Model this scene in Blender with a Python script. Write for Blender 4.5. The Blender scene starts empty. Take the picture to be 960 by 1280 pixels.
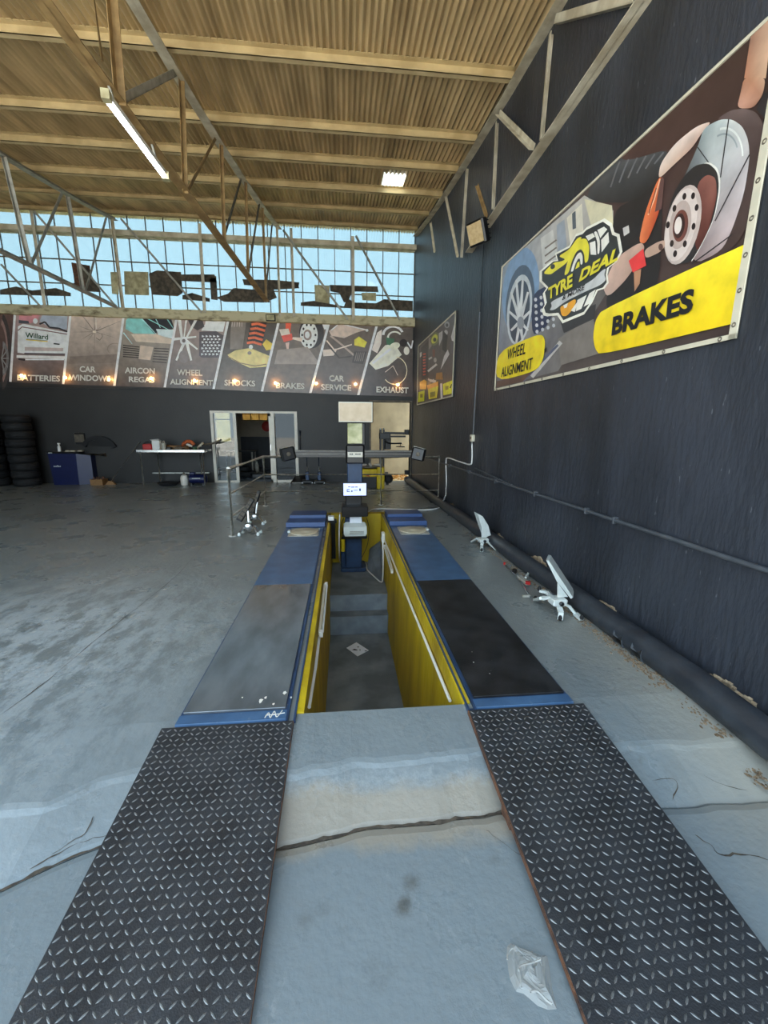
import bpy, bmesh, math, random
import numpy as np
from mathutils import Vector, Matrix, noise
random.seed(7)
S = bpy.context.scene
COL = S.collection
# ---------------------------------------------------------------- camera
F, PITCH, YAW, ROLL, H = 515.0, math.radians(11.7), math.radians(5.6), math.radians(.45), 1.65
_fw = Vector((math.sin(YAW)*math.cos(PITCH), math.cos(YAW)*math.cos(PITCH), -math.sin(PITCH)))
_r0 = Vector((math.cos(YAW), -math.sin(YAW), 0)); _u0 = _r0.cross(_fw)
_rt = _r0*math.cos(ROLL)+_u0*math.sin(ROLL); _up = _u0*math.cos(ROLL)-_r0*math.sin(ROLL)
cd = bpy.data.cameras.new('camera'); cam = bpy.data.objects.new('camera', cd); COL.objects.link(cam)
cd.sensor_fit = 'VERTICAL'; cd.sensor_height = 36; cd.lens = F/1280*36; cd.clip_start = .02; cd.clip_end = 300
m3 = Matrix((_rt, _up, -_fw)).transposed(); cam.matrix_world = Matrix.Translation((0, 0, H)) @ m3.to_4x4()
S.camera = cam
# ---------------------------------------------------------------- sky, sun, exposure
w = bpy.data.worlds.new('sky'); S.world = w; w.use_nodes = True
nt = w.node_tree; bg = nt.nodes['Background']
tc = nt.nodes.new('ShaderNodeTexCoord'); sx = nt.nodes.new('ShaderNodeSeparateXYZ'); cr = nt.nodes.new('ShaderNodeValToRGB')
nt.links.new(tc.outputs['Generated'], sx.inputs[0]); nt.links.new(sx.outputs['Z'], cr.inputs[0]); nt.links.new(cr.outputs[0], bg.inputs[0])
cr.color_ramp.elements[0].color = (.72, .89, 1, 1); cr.color_ramp.elements[1].color = (.60, .80, 1, 1)
bg.inputs[1].default_value = 1.8
sd = bpy.data.lights.new('sun', 'SUN'); sun = bpy.data.objects.new('sun', sd); COL.objects.link(sun)
sd.energy = 12.5; sd.angle = math.radians(.6); sd.color = (1, .96, .9)
sun.rotation_euler = Vector((-.75, .0, .66)).to_track_quat('Z', 'Y').to_euler()
vs = S.view_settings; vs.view_transform = 'Standard'; vs.look = 'None'; vs.gamma = 1; vs.use_curve_mapping = False
vs.exposure = 1.15
S.cycles.max_bounces = 10; S.cycles.diffuse_bounces = 6; S.cycles.glossy_bounces = 5; S.cycles.transparent_max_bounces = 12
S.cycles.caustics_reflective = False; S.cycles.caustics_refractive = False; S.cycles.sample_clamp_indirect = 8

# ---------------------------------------------------------------- where things stand (pixel of the photo on a known plane -> point)
CP = Vector((0, 0, H))
def ray(x, y): return _fw*F + _rt*(x-480) - _up*(y-640)
def G(x, y, z=0.0): d = ray(x, y); return CP + d*((z-H)/d.z)
def YP(x, y, Y): d = ray(x, y); return CP + d*(Y/d.y)
def XP(x, y, X): d = ray(x, y); return CP + d*(X/d.x)
def PL(x, y, A, B, off=0.0):
    n = Vector((B[1]-A[1], A[0]-B[0], 0)).normalized(); d = ray(x, y)
    return CP + d*((Vector((A[0], A[1], 0))-CP).dot(n)-off)/d.dot(n)
WA, WB = (2.34, 2.0), (2.05, 12.5)                       # the right wall runs through these two floor points
WDIR = Vector((WB[0]-WA[0], WB[1]-WA[1], 0)).normalized(); WN = Vector((-WDIR.y, WDIR.x, 0))   # WN points into the room
def RW(x, y, off=0.0): return PL(x, y, WA, WB, off)
def wall_pt(Y, z, off=0.0):
    t = (Y-WA[1])/(WB[1]-WA[1]); return Vector((WA[0]+(WB[0]-WA[0])*t, Y, z)) + WN*off
YB = 12.5
def BW(x, y, off=0.0): return YP(x, y, YB-off)
def roof_z(Y):
    y = max(Y, 4.0); return 6.02+.0100*y*y-.0506*y-.03*(y-Y)
def roof_hit(x, y, dz=-.2):
    Y = 8.0
    for _ in range(40): Y = G(x, y, roof_z(Y)+dz).y
    return G(x, y, roof_z(Y)+dz)
# ---------------------------------------------------------------- helpers
def lin(c):
    return tuple(((v/255)/12.92 if v <= 10 else ((v/255+.055)/1.055)**2.4) for v in c)
MATS = {}
def mat(name, c, rough=.5, metal=0.0, var=.12, scale=6, bump=0.0, bscale=60, c2=None, stretch=(1, 1, 1), spec=.5, detail=4, thr=(.35, .65), coat=0):
    """procedural paint / metal / plastic: two tones mixed by noise, fine relief"""
    m = bpy.data.materials.new(name); m.use_nodes = True; n = m.node_tree; L = n.links
    b = n.nodes['Principled BSDF']; b.inputs['Roughness'].default_value = rough; b.inputs['Metallic'].default_value = metal
    b.inputs['Specular IOR Level'].default_value = spec; b.inputs['Coat Weight'].default_value = coat
    t = n.nodes.new('ShaderNodeTexCoord'); mp = n.nodes.new('ShaderNodeMapping'); mp.inputs['Scale'].default_value = stretch
    L.new(t.outputs['Object'], mp.inputs[0])
    no = n.nodes.new('ShaderNodeTexNoise'); no.inputs['Scale'].default_value = scale; no.inputs['Detail'].default_value = detail
    L.new(mp.outputs[0], no.inputs['Vector'])
    rp = n.nodes.new('ShaderNodeValToRGB'); a = lin(c)
    q = lin(c2) if c2 else tuple(min(1, v*(1+var)) for v in a)
    p0 = a if c2 else tuple(v*(1-var) for v in a)
    rp.color_ramp.elements[0].color = (*p0, 1); rp.color_ramp.elements[1].color = (*q, 1)
    rp.color_ramp.elements[0].position, rp.color_ramp.elements[1].position = thr
    L.new(no.outputs['Fac'], rp.inputs[0]); L.new(rp.outputs[0], b.inputs['Base Color'])
    if bump:
        nb = n.nodes.new('ShaderNodeTexNoise'); nb.inputs['Scale'].default_value = bscale; nb.inputs['Detail'].default_value = 3
        L.new(mp.outputs[0], nb.inputs['Vector']); bp = n.nodes.new('ShaderNodeBump'); bp.inputs['Strength'].default_value = bump
        bp.inputs['Distance'].default_value = .02; L.new(nb.outputs['Fac'], bp.inputs['Height']); L.new(bp.outputs[0], b.inputs['Normal'])
    MATS[name] = m
    return m
def emit(name, c, s, base=(230, 230, 230)):
    m = mat(name, base, .4); b = m.node_tree.nodes['Principled BSDF']
    b.inputs['Emission Color'].default_value = (*lin(c), 1); b.inputs['Emission Strength'].default_value = s
    return m
def glass(name, tint, refl=.08, haze=0.0, hazec=(220, 225, 225)):
    """thin pane: see-through tint, a little mirror, optional dust"""
    m = bpy.data.materials.new(name); m.use_nodes = True; n = m.node_tree; L = n.links; n.nodes.clear()
    o = n.nodes.new('ShaderNodeOutputMaterial'); tr = n.nodes.new('ShaderNodeBsdfTransparent'); tr.inputs[0].default_value = (*tint, 1)
    gl = n.nodes.new('ShaderNodeBsdfGlossy'); gl.inputs['Roughness'].default_value = .03
    fr = n.nodes.new('ShaderNodeFresnel'); fr.inputs[0].default_value = 1.45
    mx = n.nodes.new('ShaderNodeMixShader'); ad = n.nodes.new('ShaderNodeMath'); ad.operation = 'MULTIPLY_ADD'
    L.new(fr.outputs[0], ad.inputs[0]); ad.inputs[1].default_value = .9; ad.inputs[2].default_value = refl*.3
    L.new(ad.outputs[0], mx.inputs[0]); L.new(tr.outputs[0], mx.inputs[1]); L.new(gl.outputs[0], mx.inputs[2])
    last = mx
    if haze:
        df = n.nodes.new('ShaderNodeBsdfDiffuse'); df.inputs[0].default_value = (*lin(hazec), 1)
        no = n.nodes.new('ShaderNodeTexNoise'); no.inputs['Scale'].default_value = 9; no.inputs['Detail'].default_value = 6
        t = n.nodes.new('ShaderNodeTexCoord'); mp = n.nodes.new('ShaderNodeMapping'); mp.inputs['Scale'].default_value = (1, 1, .25)
        L.new(t.outputs['Object'], mp.inputs[0]); L.new(mp.outputs[0], no.inputs['Vector'])
        ml = n.nodes.new('ShaderNodeMath'); ml.operation = 'MULTIPLY'; ml.inputs[1].default_value = haze*1.6
        L.new(no.outputs['Fac'], ml.inputs[0]); m2 = n.nodes.new('ShaderNodeMixShader')
        L.new(ml.outputs[0], m2.inputs[0]); L.new(mx.outputs[0], m2.inputs[1]); L.new(df.outputs[0], m2.inputs[2]); last = m2
    L.new(last.outputs[0], o.inputs[0]); MATS[name] = m
    return m
def V(*a): return Vector(a[0]) if len(a) == 1 else Vector(a)
def frame(d):
    d = d.normalized(); up = Vector((0, 0, 1)) if abs(d.z) < .95 else Vector((1, 0, 0))
    s = d.cross(up).normalized(); return s, s.cross(d).normalized()
class MB:
    """collects shapes in world (or thing-local) coordinates, then links them as ONE mesh object"""
    def __init__(s): s.v = []; s.f = []; s.sm = []
    def add(s, vs, fs, smooth=False):
        o = len(s.v); s.v += [Vector(p) for p in vs]; s.f += [[i+o for i in f] for f in fs]; s.sm += [smooth]*len(fs); return s
    def hexa(s, b, t):
        return s.add(list(b)+list(t), [(3, 2, 1, 0), (4, 5, 6, 7), (0, 1, 5, 4), (1, 2, 6, 5), (2, 3, 7, 6), (3, 0, 4, 7)])
    def box(s, x0, x1, y0, y1, z0, z1):
        return s.hexa([(x0, y0, z0), (x1, y0, z0), (x1, y1, z0), (x0, y1, z0)], [(x0, y0, z1), (x1, y0, z1), (x1, y1, z1), (x0, y1, z1)])
    def cbox(s, x0, x1, y0, y1, z0, z1, c=.01):
        """box with chamfered vertical and top edges"""
        def ring(i, z): return [(x0+i+c, y0+i, z), (x1-i-c, y0+i, z), (x1-i, y0+i+c, z), (x1-i, y1-i-c, z), (x1-i-c, y1-i, z), (x0+i+c, y1-i, z), (x0+i, y1-i-c, z), (x0+i, y0+i+c, z)]
        return s.loft([ring(c*.6, z0), ring(0, z0+c*.6), ring(0, z1-c*.6), ring(c*.6, z1)])
    def loft(s, rings, cap=True, smooth=False, closed=False):
        n = len(rings[0]); vs = [p for r in rings for p in r]; fs = []
        m = len(rings)
        for i in range(m-1 if not closed else m):
            j = (i+1) % m
            for k in range(n):
                fs.append((i*n+k, i*n+(k+1) % n, j*n+(k+1) % n, j*n+k))
        s.add(vs, fs, smooth)
        if cap and not closed:
            s.add(rings[0], [tuple(range(n))[::-1]]); s.add(rings[-1], [tuple(range(n))])
        return s
    def bar(s, p, q, w=.05, h=.05):
        p, q = V(p), V(q); a, b = frame(q-p); a = a*w/2; b = b*h/2
        return s.hexa([p-a-b, p+a-b, p+a+b, p-a+b], [q-a-b, q+a-b, q+a+b, q-a+b])
    def angle(s, p, q, w=.06, t=.008, flip=1):
        """rolled angle iron: two thin flanges"""
        p, q = V(p), V(q); a, b = frame(q-p); a = a*flip
        s.hexa([p, p+a*w, p+a*w+b*t, p+b*t], [q, q+a*w, q+a*w+b*t, q+b*t])
        return s.hexa([p, p+a*t, p+a*t+b*w, p+b*w], [q, q+a*t, q+a*t+b*w, q+b*w])
    def tube(s, pts, r=.01, n=8, caps=True, smooth=True):
        pts = [V(p) for p in pts]; rings = []; prev = None
        for i, p in enumerate(pts):
            d = (pts[min(i+1, len(pts)-1)]-pts[max(i-1, 0)]).normalized()
            if prev is None: a, b = frame(d)
            else:
                a = (prev-d*prev.dot(d)).normalized(); b = d.cross(a)
            prev = a; rr = r[i] if isinstance(r, (list, tuple)) else r
            rings.append([p+(a*math.cos(k*2*math.pi/n)+b*math.sin(k*2*math.pi/n))*rr for k in range(n)])
        return s.loft(rings, caps, smooth)
    def lathe(s, c, prof, n=20, axis=(0, 0, 1), smooth=True, cap=True):
        """profile [(radius, height)] spun about an axis through c"""
        c = V(c); ax = V(axis).normalized(); a, b = frame(ax)
        rings = [[c+ax*z+(a*math.cos(k*2*math.pi/n)+b*math.sin(k*2*math.pi/n))*max(r, 1e-4) for k in range(n)] for r, z in prof]
        return s.loft(rings, cap, smooth)
    def torus(s, c, R, prof, n=28, axis=(0, 0, 1)):
        """closed profile [(dr, dz)] round a ring"""
        c = V(c); ax = V(axis).normalized(); a, b = frame(ax)
        rings = [[c+ax*z+(a*math.cos(k*2*math.pi/n)+b*math.sin(k*2*math.pi/n))*(R+r) for r, z in prof] for k in range(n)]
        return s.loft(rings, False, True, True)
    def prism(s, pts, d):
        """flat outline given thickness along vector d"""
        pts = [V(p) for p in pts]; d = V(d); n = len(pts); q = [p+d for p in pts]
        fs = [tuple(range(n)), tuple(range(2*n-1, n-1, -1))]+[(i, i+n, (i+1) % n+n, (i+1) % n) for i in range(n)]
        return s.add(pts+q, fs)
    def build(s, name, m, parent=None, local=False, smooth=None, origin=None):
        off = Vector((0, 0, 0))
        if parent is not None and not local:
            p = parent
            while p is not None: off = off+p.location; p = p.parent
        vs = s.v
        if parent is None and not local:
            if origin is not None: off = V(origin)
            else:
                A = np.array([tuple(p) for p in vs]); lo = A.min(0); hi = A.max(0); off = Vector(((lo[0]+hi[0])/2, (lo[1]+hi[1])/2, lo[2]))
        me = bpy.data.meshes.new(name); me.from_pydata([tuple(p-off) for p in vs], [], s.f)
        me.polygons.foreach_set('use_smooth', s.sm if smooth is None else [smooth]*len(s.f))
        bm = bmesh.new(); bm.from_mesh(me); bmesh.ops.recalc_face_normals(bm, faces=bm.faces); bm.to_mesh(me); bm.free()
        if any(s.sm) and smooth is None: me.set_sharp_from_angle(angle=math.radians(40))
        me.materials.append(MATS[m] if isinstance(m, str) else m)
        o = bpy.data.objects.new(name, me); COL.objects.link(o)
        if parent is not None: o.parent = parent
        elif not local: o.location = off
        return o
def tag(o, label=None, cat=None, group=None, kind=None):
    if label: o['label'] = label
    if cat: o['category'] = cat
    if group: o['group'] = group
    if kind: o['kind'] = kind
    return o
def thing(name, label, cat, loc=(0, 0, 0), rz=0, group=None):
    o = bpy.data.objects.new(name, None); COL.objects.link(o); o.location = loc; o.rotation_euler = (0, 0, rz); o.empty_display_size = .1
    return tag(o, label, cat, group)
def struct(o): o['kind'] = 'structure'; return o
def shaped(label, cat, mb, name, m, group=None): return tag(mb.build(name, m), label, cat, group)
def copy_tree(o, parent=None):
    c = o.copy(); COL.objects.link(c); c.parent = parent
    for ch in list(o.children): copy_tree(ch, c)
    return c
def share(o, parent, loc):
    """another object on the same mesh"""
    c = bpy.data.objects.new(o.name.split('.')[0], o.data); COL.objects.link(c); c.parent = parent; c.location = loc; return c
def lerp(a, b, t): return V(a)*(1-t)+V(b)*t
def smooth_path(pts, n=6):
    """Catmull-Rom through the points"""
    pts = [V(p) for p in pts]; P = [pts[0]*2-pts[1]]+pts+[pts[-1]*2-pts[-2]]; out = []
    for i in range(1, len(P)-2):
        for k in range(n):
            t = k/n; a, b, c, d = P[i-1], P[i], P[i+1], P[i+2]
            out.append(.5*((2*b)+(c-a)*t+(2*a-5*b+4*c-d)*t*t+(3*b-a-3*c+d)*t**3))
    return out+[pts[-1]]
def text_fit(s, name, m, parent, LL, LR, UL, thick=.0, slant=0.0, lift=Vector((0, 0, 0)), space=1.0):
    """lettering stretched into the parallelogram LL-LR-UL on its surface"""
    cu = bpy.data.curves.new('lettering', 'FONT'); cu.body = s; cu.offset = thick; cu.space_character = space; cu.resolution_u = 3
    ob = bpy.data.objects.new('lettering', cu); COL.objects.link(ob)
    dg = bpy.context.evaluated_depsgraph_get(); me = bpy.data.meshes.new_from_object(ob.evaluated_get(dg))
    bpy.data.objects.remove(ob); bpy.data.curves.remove(cu)
    A = np.array([tuple(v.co) for v in me.vertices]); lo = A.min(0); hi = A.max(0)
    LL, LR, UL = V(LL), V(LR), V(UL); ex = LR-LL; ey = UL-LL
    off = Vector((0, 0, 0)); p = parent
    while p is not None: off = off+p.location; p = p.parent
    for v in me.vertices:
        u = (v.co.x-lo[0])/(hi[0]-lo[0]); t = (v.co.y-lo[1])/(hi[1]-lo[1])
        v.co = LL+ex*(u+slant*t)+ey*t+lift-off
    me.name = name; me.materials.clear(); me.materials.append(MATS[m] if isinstance(m, str) else m)
    o = bpy.data.objects.new(name, me); COL.objects.link(o); o.parent = parent
    return o
# ---------------------------------------------------------------- materials
def flecks(m, c, scale=30, thr=.70, stretch=(1, 1, .3), amt=.7):
    """scattered chips of another colour"""
    n = m.node_tree; L = n.links; b = n.nodes['Principled BSDF']; src = b.inputs['Base Color'].links[0].from_socket
    t = n.nodes.new('ShaderNodeTexCoord'); mp = n.nodes.new('ShaderNodeMapping'); mp.inputs['Scale'].default_value = stretch; L.new(t.outputs['Object'], mp.inputs[0])
    no = n.nodes.new('ShaderNodeTexNoise'); no.inputs['Scale'].default_value = scale; no.inputs['Detail'].default_value = 5; L.new(mp.outputs[0], no.inputs['Vector'])
    r = n.nodes.new('ShaderNodeValToRGB'); r.color_ramp.elements[0].position = thr; r.color_ramp.elements[1].position = thr+.03; r.color_ramp.elements[1].color = (amt,)*3+(1,); L.new(no.outputs['Fac'], r.inputs[0])
    x = n.nodes.new('ShaderNodeMix'); x.data_type = 'RGBA'; L.new(r.outputs[0], x.inputs[0]); L.new(src, x.inputs[6]); x.inputs[7].default_value = (*lin(c), 1); L.new(x.outputs[2], b.inputs['Base Color'])
mat('wall_black', (60, 64, 73), .42, var=.0, c2=(44, 47, 53), scale=2.2, stretch=(1, 1, .3), bump=.55, bscale=26)
flecks(MATS['wall_black'], (128, 132, 138), 34, .70, (1, 1, .25), .6)
mat('back_black', (43, 42, 41), .5, c2=(37, 36, 35), scale=1.5, bump=.15, bscale=20)
mat('cream_steel', (222, 214, 192), .5, c2=(182, 170, 144), scale=5, bump=.1)
mat('rust_steel', (176, 146, 98), .55, c2=(138, 110, 72), scale=7)
mat('grey_steel', (186, 184, 174), .45, metal=.0, c2=(152, 148, 136), scale=9)
mat('dark_steel', (108, 98, 82), .55, c2=(80, 72, 60), scale=9)
mat('roof_iron', (226, 200, 152), .5, metal=.0, c2=(176, 152, 112), scale=3.2, stretch=(1.6, .22, 1), bump=.05)
mat('purlin', (214, 194, 148), .5, c2=(190, 168, 124), scale=4)
mat('yellow_paint', (206, 178, 24), .55, c2=(156, 128, 16), scale=3.2, stretch=(1, 1, .28), bump=.5, bscale=26, thr=(.3, .75))
mat('pit_grey', (132, 139, 145), .55, c2=(98, 104, 110), scale=2.4, bump=.2, bscale=12, thr=(.35, .6))
mat('blue_paint', (74, 108, 146), .3, c2=(60, 88, 122), scale=5, bump=.05)
mat('blue_stop', (34, 70, 124), .4, var=.1)
mat('blue_dark', (46, 72, 108), .4, c2=(36, 55, 84), scale=6)
mat('plate_steel', (112, 116, 120), .2, metal=.55, c2=(142, 148, 154), scale=3.0, stretch=(1.6, .7, 1), bump=.05, bscale=90)
mat('plate_black', (52, 52, 55), .36, metal=.2, c2=(28, 28, 30), scale=5, bump=.1, bscale=120)
mat('tread_plate', (70, 73, 78), .4, metal=.45, c2=(56, 58, 62), scale=6, bump=.15, bscale=160)
mat('tread_lug', (132, 134, 134), .36, metal=.55, c2=(104, 106, 106), scale=30)
flecks(MATS['plate_black'], (120, 120, 120), 40, .72, (1, 1, 1), .5)
flecks(MATS['blue_paint'], (110, 126, 150), 26, .68, (1, .4, 1), .5)
mat('rust', (120, 80, 56), .8, c2=(70, 50, 42), scale=18, bump=.5, bscale=50)
mat('cream_wood', (206, 196, 160), .7, c2=(120, 104, 76), scale=4, stretch=(1, 1, 2), bump=.4, bscale=14, thr=(.5, .72))
mat('alu', (226, 220, 206), .35, var=.04)
mat('white_plastic', (232, 232, 228), .35, var=.03)
mat('printer_grey', (206, 212, 208), .4, var=.03)
mat('black_plastic', (20, 20, 22), .3, var=.1)
mat('black_gloss', (16, 15, 15), .18, var=.05)
mat('rubber', (24, 24, 26), .75, var=.2, bump=.2, bscale=60)
mat('machine_blue', (15, 25, 72), .35, var=.08)
mat('chrome', (206, 208, 208), .22, metal=.85, var=.08, scale=14)
mat('clamp_white', (222, 228, 224), .3, metal=.15, var=.06, scale=20)
mat('rail_steel', (236, 235, 228), .35, metal=.1, c2=(170, 168, 160), scale=18)
mat('machine_yellow', (226, 198, 24), .4, c2=(204, 172, 16), scale=6)
mat('tan_plaster', (170, 150, 116), .8, c2=(148, 130, 100), scale=2.5, bump=.2)
mat('paper', (236, 238, 244), .6, var=.02)
mat('ink', (34, 34, 36), .6, var=.02)
mat('pipe_black', (58, 62, 68), .38, c2=(44, 47, 53), scale=7, bump=.15, bscale=30)
mat('conduit_grey', (84, 88, 94), .4, c2=(70, 74, 80), scale=12)
mat('vinyl_white', (232, 228, 218), .4, var=.04)
mat('vinyl_yellow', (240, 214, 40), .4, c2=(228, 200, 34), scale=3)
mat('vinyl_edge', (214, 206, 184), .45, var=.1)
mat('red_plastic', (180, 30, 28), .4, var=.1)
mat('orange_bit', (190, 96, 40), .6, c2=(150, 70, 40), scale=20)
mat('wood', (160, 120, 74), .6, c2=(128, 92, 54), scale=8, stretch=(1, 1, 4))
mat('green_bit', (60, 96, 60), .6, var=.1)
mat('forecourt', (204, 198, 186), .9, c2=(184, 178, 166), scale=1)
mat('sand', (226, 200, 150), .9, c2=(190, 150, 96), scale=3, bump=.4, bscale=10)
mat('grass', (120, 140, 60), .95, c2=(170, 160, 90), scale=9, bump=.6, bscale=40)
mat('room_wall', (176, 166, 148), .7, c2=(160, 150, 134), scale=2)
mat('room_dark', (58, 60, 64), .6, var=.1)
mat('room_floor', (126, 138, 150), .25, c2=(104, 116, 128), scale=2.5)
emit('tube_light', (238, 244, 255), 10)
emit('warm_bulb', (255, 190, 110), 26, (255, 220, 170))
emit('screen_on', (150, 164, 214), 1.1, (120, 130, 170))
glass('pane_sky', (.48, .55, .56), .1, .10, (205, 215, 215))
glass('pane_clear', (.82, .84, .84), .1)
def translucent(name, c):
    m = bpy.data.materials.new(name); m.use_nodes = True; n = m.node_tree; n.nodes.clear(); o = n.nodes.new('ShaderNodeOutputMaterial'); a = n.nodes.new('ShaderNodeBsdfTranslucent'); d = n.nodes.new('ShaderNodeBsdfDiffuse'); x = n.nodes.new('ShaderNodeMixShader')
    a.inputs[0].default_value = (*c, 1); d.inputs[0].default_value = (*c, 1); x.inputs[0].default_value = .25; n.links.new(a.outputs[0], x.inputs[1]); n.links.new(d.outputs[0], x.inputs[2]); n.links.new(x.outputs[0], o.inputs[0]); MATS[name] = m
translucent('skylight_pane', (.62, .64, .58))
# ================================================================ SETTING
def floor_material():
    m = bpy.data.materials.new('painted_concrete'); m.use_nodes = True; n = m.node_tree; L = n.links; b = n.nodes['Principled BSDF']
    g = n.nodes.new('ShaderNodeNewGeometry')
    def noise_(scale, detail=5, rough=.6, sc=(1, 1, 1), loc=(0, 0, 0)):
        mp = n.nodes.new('ShaderNodeMapping'); mp.inputs['Scale'].default_value = sc; mp.inputs['Location'].default_value = loc
        L.new(g.outputs['Position'], mp.inputs[0])
        t = n.nodes.new('ShaderNodeTexNoise'); t.inputs['Scale'].default_value = scale; t.inputs['Detail'].default_value = detail; t.inputs['Roughness'].default_value = rough
        L.new(mp.outputs[0], t.inputs['Vector']); return t.outputs['Fac']
    def ramp(f, p0, c0, p1, c1):
        r = n.nodes.new('ShaderNodeValToRGB'); e = r.color_ramp.elements; e[0].position = p0; e[1].position = p1; e[0].color = (*c0, 1); e[1].color = (*c1, 1); L.new(f, r.inputs[0]); return r.outputs[0]
    def mix(f, a, c):
        x = n.nodes.new('ShaderNodeMix'); x.data_type = 'RGBA'; L.new(f, x.inputs[0]); L.new(a, x.inputs[6])
        if isinstance(c, tuple): x.inputs[7].default_value = (*c, 1)
        else: L.new(c, x.inputs[7])
        return x.outputs[2]
    def math_(op, a, v):
        x = n.nodes.new('ShaderNodeMath'); x.operation = op; L.new(a, x.inputs[0])
        if isinstance(v, (int, float)): x.inputs[1].default_value = v
        else: L.new(v, x.inputs[1])
        return x.outputs[0]
    base = ramp(noise_(.7), .35, lin((112, 118, 119)), .65, lin((128, 134, 134)))
    # bluer grey towards the forecourt, beginning near the pit edge
    sp = n.nodes.new('ShaderNodeSeparateXYZ'); L.new(g.outputs['Position'], sp.inputs[0])
    edge = math_('ADD', sp.outputs['Y'], math_('MULTIPLY', noise_(1.3), .9))
    mr = n.nodes.new('ShaderNodeMapRange'); mr.inputs[1].default_value = 3.4; mr.inputs[2].default_value = 1.9; L.new(edge, mr.inputs[0])
    col = mix(mr.outputs[0], base, lin((128, 138, 143)))
    # worn pale patch left of the pit, lightened by a painted gloss reflection; scuffs
    dx = math_('ADD', sp.outputs['X'], 2.5); dy = math_('SUBTRACT', sp.outputs['Y'], 3.0)
    d2 = math_('SQRT', math_('ADD', math_('MULTIPLY', dx, dx), math_('MULTIPLY', math_('MULTIPLY', dy, dy), .9)), 0)
    pm = n.nodes.new('ShaderNodeMapRange'); pm.inputs[1].default_value = 1.9; pm.inputs[2].default_value = .5; L.new(d2, pm.inputs[0])
    worn = math_('MULTIPLY', pm.outputs[0], ramp(noise_(4.5, 12, .75, (1.3, .7, 1)), .44, (0, 0, 0), .54, (1, 1, 1)))
    col = mix(math_('MULTIPLY', worn, .9), col, lin((166, 174, 178)))
    sc = ramp(noise_(9, 8, .7, (1, .5, 1)), .62, (0, 0, 0), .72, (1, 1, 1))
    col = mix(math_('MULTIPLY', sc, .35), col, lin((188, 190, 190)))
    dk = ramp(noise_(3.1, 6, .65, (1, 1, 1), (4, 9, 0)), .62, (0, 0, 0), .76, (1, 1, 1))
    col = mix(math_('MULTIPLY', dk, .6), col, lin((84, 84, 80)))
    # bare pale cement along the right wall and on the slab nosing
    rw = math_('ADD', sp.outputs['X'], math_('MULTIPLY', sp.outputs['Y'], .0276))
    rm = n.nodes.new('ShaderNodeMapRange'); rm.inputs[1].default_value = 1.75; rm.inputs[2].default_value = 2.2; L.new(math_('ADD', rw, math_('MULTIPLY', noise_(5), .25)), rm.inputs[0])
    ry = n.nodes.new('ShaderNodeMapRange'); ry.inputs[1].default_value = 4.2; ry.inputs[2].default_value = 1.6; L.new(sp.outputs['Y'], ry.inputs[0])
    col = mix(math_('MULTIPLY', math_('MULTIPLY', rm.outputs[0], ry.outputs[0]), .7), col, lin((172, 167, 154)))
    # tan grime on the sloping nosing (a strip with its own ragged edge)
    ny = n.nodes.new('ShaderNodeMapRange'); ny.inputs[1].default_value = .0; ny.inputs[2].default_value = 1.0
    d3 = math_('ABSOLUTE', math_('SUBTRACT', math_('ADD', sp.outputs['Y'], math_('MULTIPLY', noise_(6), .16)), 1.66), 0)
    n3 = n.nodes.new('ShaderNodeMapRange'); n3.inputs[1].default_value = .17; n3.inputs[2].default_value = .10; L.new(d3, n3.inputs[0])
    mk = n.nodes.new('ShaderNodeMapRange'); mk.inputs[1].default_value = .62; mk.inputs[2].default_value = .5; L.new(math_('ABSOLUTE', math_('SUBTRACT', sp.outputs['X'], .21), 0), mk.inputs[0])
    col = mix(math_('MULTIPLY', math_('MULTIPLY', n3.outputs[0], mk.outputs[0]), .75), col, lin((160, 150, 134)))
    d4 = math_('ABSOLUTE', math_('SUBTRACT', math_('ADD', sp.outputs['Y'], math_('MULTIPLY', noise_(7, 8, .8), .14)), 1.80), 0)
    n4 = n.nodes.new('ShaderNodeMapRange'); n4.inputs[1].default_value = .06; n4.inputs[2].default_value = .02; L.new(d4, n4.inputs[0])
    col = mix(math_('MULTIPLY', math_('MULTIPLY', math_('MULTIPLY', n4.outputs[0], mk.outputs[0]), ramp(noise_(30, 6, .8), .42, (0, 0, 0), .6, (1, 1, 1))), .5), col, lin((160, 167, 170)))
    for qx, qy, r_ in ((514, 1104, .045), (503, 1136, .04), (506, 1128, .035), (382, 1150, .05), (618, 1075, .03)):      # oil drips
        q_ = G(qx, qy, -.14); e1 = math_('SUBTRACT', sp.outputs['X'], q_.x); e2 = math_('SUBTRACT', sp.outputs['Y'], q_.y)
        dd = math_('ADD', math_('SQRT', math_('ADD', math_('MULTIPLY', e1, e1), math_('MULTIPLY', e2, e2)), 0), math_('MULTIPLY', math_('SUBTRACT', noise_(40, 6, .7), .5), .06))
        o_ = n.nodes.new('ShaderNodeMapRange'); o_.inputs[1].default_value = r_; o_.inputs[2].default_value = 0; L.new(dd, o_.inputs[0]); col = mix(math_('MULTIPLY', o_.outputs[0], .7 if qy < 1140 and qx < 600 else .3), col, lin((84, 82, 76)))
    L.new(col, b.inputs['Base Color'])
    rr = ramp(noise_(1.6, 6), .3, (.2,)*3, .7, (.42,)*3); L.new(rr, b.inputs['Roughness'])
    bp = n.nodes.new('ShaderNodeBump'); bp.inputs['Strength'].default_value = .4; bp.inputs['Distance'].default_value = .02
    h = math_('ADD', math_('MULTIPLY', noise_(22, 6), .5), noise_(2.5, 4)); L.new(h, bp.inputs['Height']); L.new(bp.outputs[0], b.inputs['Normal'])
    MATS['concrete'] = m
floor_material()
PX0, PX1, PY0, PY1 = -.25, .70, 2.16, 7.72          # pit opening
XL, YF = -9.8, 1.2                                  # left wall, roof's front line
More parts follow.
